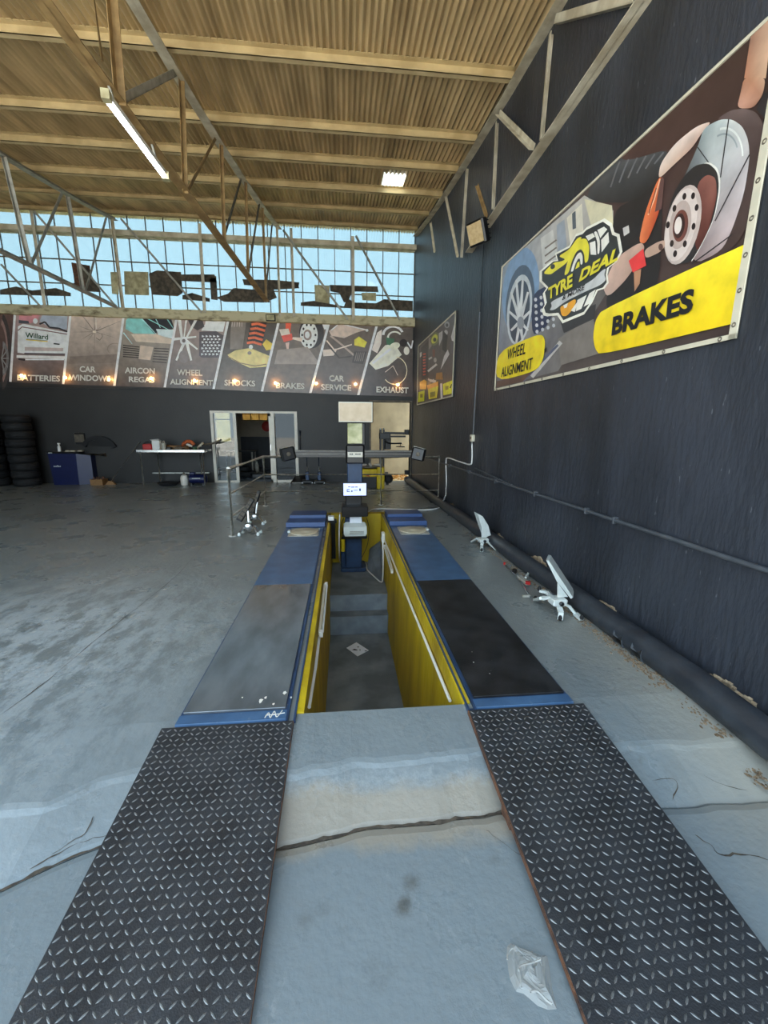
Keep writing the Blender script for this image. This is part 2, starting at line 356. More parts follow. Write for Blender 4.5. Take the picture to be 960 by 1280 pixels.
_ck = [(-12.0, 1.35)] + [tuple(G(x, y, -.13)[:2]) for x, y in ((0, 1112), (60, 1080), (135, 1050), (350, 1058), (420, 1042), (470, 1031), (560, 1024), (620, 1012), (700, 1014))] + [(2.6, 1.5)]
def crack_y(x):
    for (a, b), (c, d) in zip(_ck, _ck[1:]):
        if a <= x <= c: return b+(d-b)*(x-a)/(c-a) + .018*noise.noise(Vector((x*7, 0, 3))) + .008*noise.noise(Vector((x*25, 0, 3)))
    return 1.4
PROF = [(.72, .0), (.30, -.034), (.275, -.042), (.25, -.056), (.12, -.105), (.03, -.142), (.008, -.155), (.002, -.185), (-.005, -.185), (-.012, -.142), (-.05, -.132), (-.5, -.14)]
def make_floor():
    xs = [XL, -8, -6.5, -5, -4] + [round(-3.2+.08*i, 3) for i in range(37)] + [PX0] + [round(PX0+.95/14*i, 3) for i in range(1, 14)] + [PX1] + [.8+.08*i for i in range(22)] + [2.62]
    mb = MB()
    yfar = [12.7, 11, 9.5, 8.4, PY1, 6.5, 5, 3.8, 3, PY0+.25, PY0]
    rows = []
    for x in xs:
        c = crack_y(x); col = [(x, y, 0.0) for y in yfar]
        for k, (dy, z) in enumerate(PROF):
            j = .012*noise.noise(Vector((x*9, dy*9, 1))) if .2 < dy < .5 else 0
            col.append((x, min(c+dy+j*2, PY0-.004), z+j*.5))
        col += [(x, .4, -.145), (x, -.6, -.15)]
        rows.append(col)
    n = len(rows[0]); mb.v = [Vector(p) for r in rows for p in r]
    for i in range(len(xs)-1):
        for j in range(n-1):
            if PX0-1e-6 <= xs[i] and xs[i+1] <= PX1+1e-6 and yfar.index(PY1) <= j < len(yfar)-1: continue
            mb.f.append([i*n+j, (i+1)*n+j, (i+1)*n+j+1, i*n+j+1]); mb.sm.append(False)
    o = struct(mb.build('floor', 'concrete')); o['label'] = 'worn grey painted concrete workshop floor with a cracked edge'
    g = MB(); g.box(-40, 30, -40, -.6, -.6, -.15); g.box(-40, XL, -.6, 12.7, -.6, -.15); g.box(2.62, 30, -.6, 12.7, -.6, -.15)
    g = struct(g.build('ground_forecourt', 'forecourt'))
    return o
FLOOR = make_floor()
# cracks in the slab: thin ragged openings, each its own piece
mat('crack_dark', (62, 56, 50), .95, c2=(96, 86, 74), scale=30)
def crack(pix, w=.006, z=None):
    pts = []
    for x, y in pix:
        p = G(x, y, 0); zz = 0
        for _ in range(4):
            dy = p.y-crack_y(p.x); zz = 0
            for (a, za), (b_, zb) in zip(PROF, PROF[1:]):
                if b_ <= dy <= a: zz = zb+(za-zb)*(dy-b_)/(a-b_)
            if dy < -.5: zz = -.143
            p = G(x, y, zz)
        pts.append(p+Vector((0, 0, .0025)))
    pts = smooth_path(pts, 5); L_, R_ = [], []
    for i, p in enumerate(pts):
        d = (pts[min(i+1, len(pts)-1)]-pts[max(i-1, 0)]); s = Vector((d.y, -d.x, 0)).normalized()
        ww = w*.5*(.25+abs(noise.noise(p*9))*1.9)*(1 if 0 < i < len(pts)-1 else .1); p = p+s*noise.noise(p*30)*.01
        L_.append(p+s*ww); R_.append(p-s*ww)
    mb = MB(); k = len(pts); mb.add(L_+R_, [(i, i+1, k+i+1, k+i) for i in range(k-1)])
    return mb.build('crack', 'crack_dark', FLOOR)
_cr = MB(); _n = 90; _a = []; _b = []
for i in range(_n+1):
    x = -1.75+i*(2.5)/_n; y = crack_y(x); q = -.003+.012*abs(noise.noise(Vector((x*13, 0, 5))))
    _a.append(Vector((x, y-.010-q, -.1395))); _b.append(Vector((x, y+.006+q*.8, -.1395+q)))
_cr.add(_a+_b, [(i, i+1, _n+2+i, _n+1+i) for i in range(_n)]); _cr.build('crack', 'crack_dark', FLOOR)
for px, w_ in (([(575, 1022), (610, 1040), (640, 1062), (668, 1078)], .003), ([(838, 1003), (846, 985), (840, 974), (815, 976)], .006), ([(868, 1044), (885, 1055), (900, 1068), (930, 1068), (962, 1076)], .007),
              ([(878, 968), (905, 982), (935, 988)], .004), ([(0, 1108), (40, 1086), (75, 1066), (105, 1052), (135, 1044)], .009), ([(60, 1072), (90, 1052), (108, 1040), (118, 1020)], .004),
              ([(0, 895), (60, 850), (120, 800), (175, 757), (225, 715), (262, 672)], .006), ([(230, 672), (140, 675), (0, 676)], .003)):
    crack(px, w_)
# brown leaf dirt piled against the floor pipe
mat('dirt', (104, 84, 62), 1, c2=(150, 130, 106), scale=40, bump=.8, bscale=80)
dm = MB()
for i in range(1300):
    Y = 1.3+abs(random.gauss(0, 1))*2.4
    if Y > 9: continue
    p = wall_pt(Y, 0, .25+random.gauss(0, .03)); dy = Y-crack_y(p.x); zz = -.143 if dy < 0 else (-.034*(1-(dy-.3)/.42) if .3 < dy < .72 else (0 if dy >= .72 else -.1))
    r = random.uniform(.003, .010); a = random.random()*3
    dm.hexa([p+Vector((math.cos(a+k*1.57)*r, math.sin(a+k*1.57)*r*1.6, zz)) for k in range(4)], [p+Vector((math.cos(a+k*1.57)*r*.5, math.sin(a+k*1.57)*r, zz+r*.5)) for k in range(4)])
tag(dm.build('dirt', 'dirt'), 'brown grit and leaf dirt along the black floor pipe', 'dirt', kind='stuff')
# ---------------------------------------------------------------- pit
ZP, ZS, ZB = -1.52, -1.22, -.95
PST1, PST2 = 5.92, 6.12
mb = MB().hexa([(PX0-.12, PY0-.1, ZP-.1), (PX0+.01, PY0-.1, ZP-.1), (PX0+.01, PY1+.1, ZP-.1), (PX0-.12, PY1+.1, ZP-.1)], [(PX0-.045, PY0, .012), (PX0, PY0, .012), (PX0, PY1+.1, .012), (PX0-.045, PY1+.1, .012)])
WPL = struct(mb.build('wall_pit_left', 'yellow_paint'))
mb = MB().hexa([(PX1-.05, PY0-.1, ZP-.1), (PX1+.12, PY0-.1, ZP-.1), (PX1+.12, PY1+.1, ZP-.1), (PX1-.05, PY1+.1, ZP-.1)], [(PX1, PY0, .012), (PX1+.045, PY0, .012), (PX1+.045, PY1+.1, .012), (PX1, PY1+.1, .012)])
WPR = struct(mb.build('wall_pit_right', 'yellow_paint'))
struct(MB().box(PX0-.05, PX1+.05, PY1, PY1+.16, ZP-.1, .012).build('wall_pit_back', 'yellow_paint'))
struct(MB().box(PX0-.05, PX1+.05, PY0-.2, PY0, ZP-.1, -.06).build('wall_pit_front', 'pit_grey'))
pf = struct(MB().box(PX0-.1, PX1+.1, PY0-.1, PY1+.1, ZP-.1, ZP).build('floor_pit', 'pit_grey'))
MB().box(PX0-.02, PX1+.02, PST1, PST2+.02, ZP, ZS).build('step', 'pit_grey', pf)
MB().box(PX0-.02, PX1+.02, PST2, PY1, ZP, ZB).build('step', 'pit_grey', pf)
mat('riser_lit', (150, 162, 174), .5, c2=(126, 138, 150), scale=5)  # paler than the treads: front light on the risers put into the colour
MB().box(PX0+.012, PX1-.05, PST1-.006, PST1+.002, ZP, ZS-.004).build('riser', 'riser_lit', pf); MB().box(PX0+.012, PX1-.04, PST2-.006, PST2+.002, ZS, ZB-.004).build('riser', 'riser_lit', pf)
ys = struct(MB().box(-.98, 1.46, PY1+.02, PY1+.16, -.004, .009).build('trim_1', 'yellow_paint'))
# ---------------------------------------------------------------- walls
def wall_slab(mb, Y0, Y1, z0, z1f, o0=0, o1=-.22):
    n = 24
    for i in range(n):
        a = Y0+(Y1-Y0)*i/n; b_ = Y0+(Y1-Y0)*(i+1)/n
        mb.hexa([wall_pt(a, z0, o0), wall_pt(a, z0, o1), wall_pt(b_, z0, o1), wall_pt(b_, z0, o0)], [wall_pt(a, z1f(a), o0), wall_pt(a, z1f(a), o1), wall_pt(b_, z1f(b_), o1), wall_pt(b_, z1f(b_), o0)])
    return mb
WR = struct(wall_slab(MB(), -7, 12.72, -.3, lambda y: roof_z(max(y, 1.2))+.0).build('wall_right', 'wall_black'))
zs0 = 4.68                                            # window sill height
dl, dr, dt = BW(262, 510).x, BW(371, 511).x, 2.06      # glazed door
rl, rr_, rt = .82, 2.0, 2.36                           # open doorway by the right wall
mb = MB()
xr = wall_pt(YB, 0).x+.12
for a, b_, z0, z1 in ((XL, dl, 0, zs0), (dl, dr, dt, zs0), (dr, rl, 0, zs0), (rl, rr_, rt, zs0), (rr_, xr, 0, zs0)):
    mb.box(a, b_, YB, YB+.2, z0, z1)
WB_ = struct(mb.build('wall_back', 'back_black'))
struct(MB().box(XL-.2, XL, .3, YB+.2, -.2, 7.2).build('wall_left', 'back_black'))
# cream concrete ledge under the clerestory, chipped
mb = MB(); x = XL
while x < xr-.15:
    d = random.uniform(.25, .6); e = min(x+d, xr-.12); a = random.uniform(-.01, .012)
    mb.box(x, e, YB-.16+a, YB+.2, 4.44+random.uniform(-.012, .012), zs0+random.uniform(-.012, .0)); x = e
struct(mb.build('trim_2', 'cream_wood'))
# clerestory: one frame with a pane in every opening
WIN = struct(MB().box(XL, xr-.1, YB+.06, YB+.14, 6.42, 6.58).build('window_1', 'cream_steel'))
zr = [zs0, 5.28, 5.86, 6.44]
pitch = .445; cols = [2.04-pitch*i for i in range(28)]
for i, x in enumerate(cols):
    MB().box(x-.011, x+.011, YB+.08, YB+.11, zs0, 6.96).build('mullion', 'dark_steel', WIN)
for z in zr[1:3]:
    MB().box(XL, xr-.12, YB+.078, YB+.112, z-.012, z+.012).build('transom', 'dark_steel', WIN)
panes = {}
for r, (z0, z1) in enumerate(((zr[0], zr[1]), (zr[1], zr[2]), (zr[2], 6.44), (6.56, 6.97))):
    panes[r] = MB().box(-pitch/2+.012, pitch/2-.012, -.003, .003, 0, z1-z0-.02)
BOARD = set()
first = {}
for i in range(len(cols)-1):
    cx = (cols[i]+cols[i+1])/2
    for r, z0 in enumerate((zr[0], zr[1], zr[2], 6.56)):
        if (r, i) in BOARD: continue
        if r not in first:
            o = panes[r].build('pane', 'pane_sky', WIN, local=True); first[r] = o
        else: o = share(first[r], WIN, (0, 0, 0))
        o.location = Vector((cx, YB+.095, z0+.01))-WIN.location
def patch(pix, m, off=-.06, t=.02):
    pts = [YP(x, y, YB-off) for x, y in pix]
    return MB().prism(pts, (0, t, 0)).build('patch', m, WIN)
mat('dark_cloth', (66, 61, 55), .95, c2=(104, 94, 80), scale=12, bump=.4)
mat('board', (206, 200, 160), .8, c2=(160, 150, 116), scale=8)
patch([(89, 328), (112, 332), (113, 364), (94, 362), (92, 345)], 'rust', -.055)
patch([(101, 331), (109, 333), (118, 352), (126, 365), (108, 364), (104, 345)], 'dark_cloth', -.05)
patch([(155, 339), (185, 340), (186, 369), (156, 368)], 'board', -.055)
patch([(186, 342), (196, 338), (226, 340), (228, 366), (222, 370), (190, 368), (188, 358)], 'dark_cloth', -.05)
patch([(226, 343), (268, 343), (271, 353), (227, 351)], 'dark_cloth', -.055); patch([(262, 345), (270, 345), (272, 375), (264, 374)], 'dark_cloth', -.055)
patch([(138, 340), (148, 340), (148, 368), (140, 367)], 'board', -.055)
patch([(270, 372), (285, 367), (292, 360), (318, 362), (330, 352), (372, 354), (374, 360), (342, 362), (346, 372), (330, 378), (280, 377)], 'dark_cloth', -.05)
patch([(303, 349), (345, 350), (374, 353), (373, 360), (330, 358), (305, 356)], 'dark_cloth', -.045)
patch([(393, 356), (412, 357), (412, 381), (394, 380)], 'board', -.055)
patch([(412, 356), (472, 358), (473, 365), (440, 364), (436, 376), (430, 378), (424, 366), (413, 364)], 'dark_cloth', -.05)
patch([(376, 378), (392, 376), (430, 383), (434, 372), (442, 378), (470, 379), (480, 374), (516, 376), (516, 389), (376, 382)], 'dark_cloth', -.045)
patch([(452, 366), (470, 366), (470, 376), (453, 375)], 'board', -.04)
patch([(228, 369), (240, 366), (262, 373), (262, 377), (228, 374)], 'dark_cloth', -.05)
patch([(0, 362), (20, 358), (40, 363), (70, 360), (88, 366), (88, 370), (0, 368)], 'dark_cloth', -.05)
# ---------------------------------------------------------------- roof
def make_roof():
    p = .0762; x0, x1 = XL-.3, 2.55; n = int((x1-x0)/p*6); ysr = [.3, 2.2, 4, 5, 6, 7, 8, 9.62, 10.3, 11, 11.7, 12.3, YB+.45]
    sh0, sh1 = roof_hit(478, 246, -.01), roof_hit(505, 228, -.01); sk0, sk1 = (sh1.x-.42, sh1.x), (sh0.y, sh1.y); sk1 = (min(sk1)-.32, max(sk1)-.22)             # skylight sheet
    mb = MB(); cols_ = []
    ysr = sorted([q for q in ysr if not sk1[0]-.1 < q < sk1[1]+.1]+list(sk1))
    xs = [x0+(x1-x0)*i/n for i in range(n+1)]
    for x in xs: cols_.append([(x, y, roof_z(y)+.019*math.cos(2*math.pi*x/p)) for y in ysr])
    k = len(ysr); mb.v = [Vector(q) for c in cols_ for q in c]; sky = MB(); sky.v = list(mb.v)
    for i in range(n):
        for j in range(k-1):
            t = sky if (sk0[0] <= xs[i] < sk0[1] and ysr[j] == sk1[0]) else mb
            t.f.append([i*k+j, (i+1)*k+j, (i+1)*k+j+1, i*k+j+1]); t.sm.append(True)
    o = struct(mb.build('ceiling', 'roof_iron')); me = o.data
    used = sorted({i for f in sky.f for i in f}); mp = {u: q for q, u in enumerate(used)}; s2 = MB(); s2.v = [sky.v[u] for u in used]; s2.f = [[mp[i] for i in f] for f in sky.f]; s2.sm = [True]*len(s2.f)
    s2.build('roof_light_sheet', 'skylight_pane', o)
    return o
make_roof()
PUR = [2.0, 3.4, 4.72, 6.04, 7.4, 8.39, 9.52, 10.78, 12.1]
for i, y in enumerate(PUR):
    z = roof_z(y)-.012; mb = MB(); d = .14 if i < 7 else .11
    mb.box(XL, wall_pt(y, 0).x-.03, y, y+.008, z-d, z); mb.box(XL, wall_pt(y, 0).x-.03, y-.062, y, z-d, z-d+.008); mb.box(XL, wall_pt(y, 0).x-.03, y-.062, y, z-.008, z); mb.box(XL, wall_pt(y, 0).x-.03, y-.062, y-.056, z-d, z-d+.022)
    o = mb.build('roof_purlin', 'purlin')
    tag(o, f"tan steel channel purlin under the corrugated roof, {['ninth', 'eighth', 'seventh', 'sixth', 'fifth', 'fourth', 'third', 'second', 'first'][i]} from the clerestory windows", 'beam', 'roof purlins')
# ---------------------------------------------------------------- trusses
def truss(name, label, A, B, top, bot, webs, mt='cream_steel', ytop=(1.5, 12.3), off=0.0, group=None):
    def T(x, y): return PL(x, y, A, B, off)
    y0, y1 = ytop
    dirv = Vector((B[0]-A[0], B[1]-A[1], 0)); dirv = dirv/dirv.y
    base = Vector((A[0], A[1], 0))
    n = Vector((-dirv.y, dirv.x, 0)).normalized()
    def at(Y, z): return base+dirv*(Y-A[1])+n*off+Vector((0, 0, z))
    t = thing(name, label, 'truss', at(y0, 4.5), group=group)
    def tz(Y): return roof_z(Y)-.215
    tc2 = MB(); ysg = [y0+(y1-y0)*k/7 for k in range(8)]
    for ya_, yb_ in zip(ysg, ysg[1:]): p, q = at(ya_, tz(ya_)), at(yb_, tz(yb_)); tc2.angle(p, q, .07, .009, 1).angle(p-n*.01, q-n*.01, .07, .009, -1)
    tc2.build('top_chord', mt, t)
    b0, b1 = T(*bot[0]), T(*bot[1]); d = (b1-b0); b0 = b0+d*((y0-b0.y)/d.y) if bot[2] else b0
    MB().angle(b0, b1, .07, .009, 1).angle(b0-n*.01, b1-n*.01, .07, .009, -1).build('bottom_chord', bot[3], t)
    for (a, b_, w_, m_) in webs:
        P_, Q_ = T(*a), T(*b_)
        MB().angle(P_, Q_, w_, .007).build('web', m_, t)
    return t
C_, R_, Gs, D_ = 'cream_steel', 'rust_steel', 'grey_steel', 'dark_steel'
TR = truss('roof_truss', 'cream steel roof truss fixed against the black wall above the large banner', WA, WB, None, ((805, 0), (586, 316), True, C_),
      [((790, 4), (692, 30), .07, C_), ((686, 43), (674, 176), .05, C_), ((624, 144), (667, 188), .06, C_), ((619, 154), (614, 262), .05, C_), ((597, 233), (609, 272), .04, R_), ((582, 211), (575, 322), .05, C_), ((558, 246), (573, 322), .04, C_), ((539, 279), (544, 316), .04, C_)], off=.06)
_h = [roof_hit(*q) for q in ((222, 95), (302, 222), (338, 272))]; T2A, T2B = tuple(_h[0][:2]), tuple(((_h[1]+_h[2])/2)[:2])
T2 = truss('roof_truss', 'steel roof truss carrying the lit fluorescent batten', T2A, T2B, None, ((92, 54), (334, 378), True, R_),
      [((137, 0), (148, 132), .075, R_), ((222, 95), (150, 133), .07, Gs), ((225, 100), (230, 242), .055, R_), ((272, 172), (235, 242), .045, R_), ((275, 178), (279, 303), .05, R_), ((302, 226), (281, 299), .04, D_), ((306, 228), (309, 345), .045, R_), ((325, 256), (312, 340), .04, D_), ((327, 260), (332, 378), .045, R_), ((341, 281), (334, 358), .035, D_), ((345, 281), (349, 396), .05, C_)])
_h = [roof_hit(*q) for q in ((2, 194), (70, 233), (130, 268))]; T3A, T3B = tuple(_h[0][:2]), tuple(_h[2][:2])
T3 = truss('roof_truss', 'grey steel roof truss in front of the clerestory above the battery picture', T3A, T3B, None, ((0, 315), (146, 385), True, Gs),
      [((4, 196), (36, 329), .06, Gs), ((79, 243), (41, 332), .06, Gs), ((84, 246), (103, 364), .06, Gs), ((134, 273), (108, 366), .05, Gs), ((139, 273), (153, 386), .06, C_)], mt=Gs)
# rod hanging from the roof
a_ = YP(117, -20, 4.85); 
shaped('thin brown rod hanging from the roof beside the batten light', 'rod', MB().tube([Vector((a_.x, 4.8, roof_z(4.8)-.02)), YP(128, 77, 4.8)], .012), 'hanging_rod', 'rust_steel')
# wind posts and braces in front of the windows
def post(a, b_, w_=.06, m_='cream_steel', lab='', Yp=YB-.2):
    p, q = YP(*a, Yp), YP(*b_, Yp)
    return shaped(lab, 'post' if abs(p.x-q.x) < .5 else 'brace', MB().angle(q, p, w_, .008), 'window_post' if abs(p.x-q.x) < .5 else 'window_brace', m_)
post((36, 259), (54, 384), .08, lab='cream steel window post above the battery picture')
post((247, 279), (254, 391), .08, lab='cream steel window post above the wheel alignment picture')
post((439, 295), (440, 400), .08, lab='cream steel window post above the car service picture')
post((362, 285), (366, 396), .07, lab='cream steel window post beside the lamp above the banner')
post((150, 274), (251, 391), .05, 'grey_steel', 'grey diagonal brace ending at the wheel alignment window post', YB-.22)
post((41, 264), (146, 386), .05, 'grey_steel', 'grey diagonal brace behind the truss above the battery picture', YB-.22)
post((0, 331), (51, 385), .05, 'grey_steel', 'grey diagonal brace ending at the foot of the battery window post', YB-.22)
post((353, 288), (434, 400), .05, 'grey_steel', 'grey diagonal brace ending at the car service window post', YB-.22)
post((444, 295), (499, 400), .05, 'grey_steel', 'grey diagonal brace in the window bay next to the right wall', YB-.22)
shaped('cream steel beam running across the clerestory windows', 'beam', MB().box(XL, xr-.12, YB-.14, YB-.05, 6.41, 6.53), 'window_beam', 'cream_steel')
# ================================================================ back room, doors, yard
YR = 17.0
rx0, rx1 = -7.2, .5
wl0, wl1 = YP(268, 520, YR), YP(289, 552, YR)          # room window with white sill, seen through the fixed pane
w20, w21 = YP(302, 510, YR), YP(334.5, 525, YR)        # high window, three by two panes
mb = MB()
zs_ = wl1.z; zt_ = 2.55
for a, b_, z0, z1 in ((rx0, wl0.x, 0, 2.75), (wl0.x, wl1.x, 0, zs_), (wl0.x, wl1.x, zt_, 2.75), (wl1.x, w20.x, 0, 2.75), (w20.x, w21.x, 0, w21.z), (w20.x, w21.x, w20.z, 2.75), (w21.x, rx1, 0, 2.75)):
    mb.box(a, b_, YR, YR+.2, z0, z1)
struct(mb.build('wall_office_back', 'room_wall'))
struct(MB().box(rx0-.2, rx0, YB+.2, YR+.2, 0, 2.75).build('wall_office_left', 'room_wall'))
struct(MB().box(rx1, rx1+.2, YB+.2, YR+.2, 0, 2.75).build('wall_office_right', 'room_wall'))
struct(MB().box(rx0-.3, rx1+.3, YB+.2, YR+.3, 2.75, 2.9).build('ceiling_office', 'forecourt'))
struct(MB().box(rx0-.2, rx1+.2, YB+.0, YR+.2, -.1, -.004).build('floor_office', 'room_floor'))
struct(MB().box(w20.x-.1, rx1, YR-.05, YR, 0, 1.22).build('trim_3', 'room_dark'))
W3 = struct(MB().box(wl0.x-.05, wl1.x+.05, YR-.06, YR+.05, zs_-.06, zs_).build('window_2', 'alu'))
MB().box(wl0.x, wl1.x, YR+.02, YR+.03, zs_, zt_).build('pane', 'pane_clear', W3)
MB().box(wl0.x, wl1.x, YR, YR+.05, 1.86, 1.90).build('transom', 'alu', W3)
W4 = struct(MB().box(w20.x-.03, w21.x+.03, YR, YR+.05, w21.z-.03, w21.z).build('window_3', 'rust'))
for i in range(4):
    xx = w20.x+(w21.x-w20.x)*i/3; MB().box(xx-.015, xx+.015, YR+.02, YR+.05, w21.z, w20.z).build('mullion', 'rust', W4)
zm = (w20.z+w21.z)/2; MB().box(w20.x, w21.x, YR+.02, YR+.05, zm-.012, zm+.012).build('transom', 'rust', W4)
mat('frost', (255, 226, 170), .6, var=.03)
fm = glass('frosted_pane', (.75, .62, .42), .05, .35, (255, 224, 170))
for i in range(3):
    for z0, z1 in ((w21.z, zm), (zm, w20.z)):
        a = w20.x+(w21.x-w20.x)*i/3; MB().box(a+.015, a+(w21.x-w20.x)/3-.015, YR+.03, YR+.036, z0, z1).build('pane', 'frosted_pane', W4)
# yard beyond
struct(MB().box(-30, 30, YR+.2, 24.5, -.3, -.12).build('ground_sand', 'sand'))
struct(MB().box(rx1+.2, 12, YB+.2, YR+.3, -.3, -.03).build('ground_yard', 'sand'))
struct(MB().box(-30, 30, 24.5, 60, -.3, -.11).build('ground_grass', 'grass'))
struct(MB().box(-30, 30, 40, 40.3, -.2, 5.0).build('wall_yard_far', 'tan_plaster'))
yw = MB().box(rx1+.2, 6, 14.6, 14.8, -.03, 3.4); struct(yw.build('wall_yard', 'tan_plaster'))
# debris in the open doorway
mat('leaf', (200, 140, 60), .9, c2=(170, 110, 50), scale=30)
lm = MB()
for i in range(160):
    p = Vector((random.uniform(1.0, 2.2), random.uniform(13.1, 14.5), -.03)); r = random.uniform(.02, .06); a = random.random()*6; h = random.uniform(.005, .05)
    lm.hexa([p+Vector((math.cos(a+k*1.57)*r, math.sin(a+k*1.57)*r, 0)) for k in range(4)], [p+Vector((math.cos(a+k*1.57)*r*.6, math.sin(a+k*1.57)*r*.6, h)) for k in range(4)])
tag(lm.build('fallen_leaves', 'leaf'), 'orange fallen leaves on the ground outside the open doorway', 'leaves', kind='stuff')
# doorway jamb
struct(MB().box(rl-.05, rl, YB-.02, YB+.22, 0, rt).box(rr_, rr_+.04, YB-.02, YB+.22, 0, rt).box(rl-.05, rr_+.04, YB-.02, YB+.22, rt, rt+.05).build('door_2', 'dark_steel'))
# ---------------------------------------------------------------- glazed aluminium door
D1 = struct(MB().box(dl, dr, YB-.03, YB+.06, dt-.06, dt).build('door_1', 'alu'))
def dx(x): return YP(x, 555, YB-.03).x
for x0, x1, z0, z1, y0 in ((dl, dl+.08, 0, dt-.06, 0), (dx(293), dx(293)+.085, 0, dt-.06, 0), (dx(339.5), dx(339.5)+.10, 0, dt-.06, 0), (dr-.085, dr, 0, dt-.06, 0), (dl+.08, dx(293), 0, .06, 0), (dx(345), dr-.085, 0, .07, 0)):
    MB().box(x0, x1, YB-.03, YB+.05, z0, z1).build('door_frame', 'alu', D1)
MB().box(dl+.08, dx(293), YB, YB+.008, .06, dt-.06).build('pane', 'pane_clear', D1)
glass('pane_dark', (.28, .28, .29), .05)
MB().box(dx(345), dr-.085, YB, YB+.008, .07, dt-.06).build('pane', 'pane_dark', D1)
lf = MB().box(dx(336.5), dx(339.8), YB+.06, YB+.10, .01, dt-.06).box(dx(336.5), dx(337.3)+.9, YB+.06, YB+.10, .01, .08).box(dx(336.5), dx(337.3)+.9, YB+.06, YB+.10, dt-.14, dt-.06).box(dx(337.3)+.82, dx(337.3)+.9, YB+.06, YB+.10, .01, dt-.06).build('sliding_leaf', 'alu', D1)
MB().box(dx(337.5), dx(338.3), YB+.03, YB+.06, .95, 1.12).build('handle', 'chrome', lf)
# things in the office
t = thing('office_desk', 'dark desk in the room behind the glazed door', 'desk', (-3.75, 15.6, 0))
MB().cbox(-4.3, -3.2, 15.3, 16.0, .72, .76, .01).build('desk_top', 'room_dark', t)
for xx, yy in ((-4.2, 15.4), (-3.3, 15.4), (-4.2, 15.9), (-3.3, 15.9)): MB().bar((xx, yy, 0), (xx, yy, .72), .05, .05).build('leg', 'grey_steel', t)
t = thing('rim_stack', 'dark low pile of parts lying on the office floor', 'parts', (-3.2, 14.0, 0))
MB().torus((-3.2, 14.0, .09), .24, [(.07*math.cos(a), .09*math.sin(a)) for a in [k*math.pi/4 for k in range(8)]], 20).build('lower_ring', 'rubber', t)
MB().torus((-3.3, 13.95, .26), .2, [(.06*math.cos(a), .07*math.sin(a)) for a in [k*math.pi/4 for k in range(8)]], 20).build('upper_ring', 'rubber', t)
t = thing('office_mat', 'flat black bag on the office floor', 'bag', (-2.55, 13.6, 0))
MB().cbox(-2.95, -2.2, 13.4, 13.75, 0, .16, .05).build('body', 'black_plastic', t); MB().tube(smooth_path([(-2.75, 13.4, .13), (-2.65, 13.37, .22), (-2.5, 13.37, .22), (-2.4, 13.4, .13)]), .012).build('strap', 'black_plastic', t)
o = thing('gas_bottle', 'small grey bottle standing on the office floor', 'bottle', (-3.35, 15.2, 0))
MB().lathe((-3.05, 14.9, 0), [(.07, 0), (.075, .02), (.075, .28), (.05, .34), (.03, .36), (.03, .42)], 14).build('body', 'grey_steel', o)
rd = YP(333.5, 533, 16.9); t = thing('wall_disc', 'red round disc on the office wall', 'sign', rd)
MB().lathe(rd+Vector((0, .05, 0)), [(.2, 0), (.2, .03), (.17, .05), (.06, .06)], 24, (0, -1, 0)).build('disc', 'red_plastic', t)
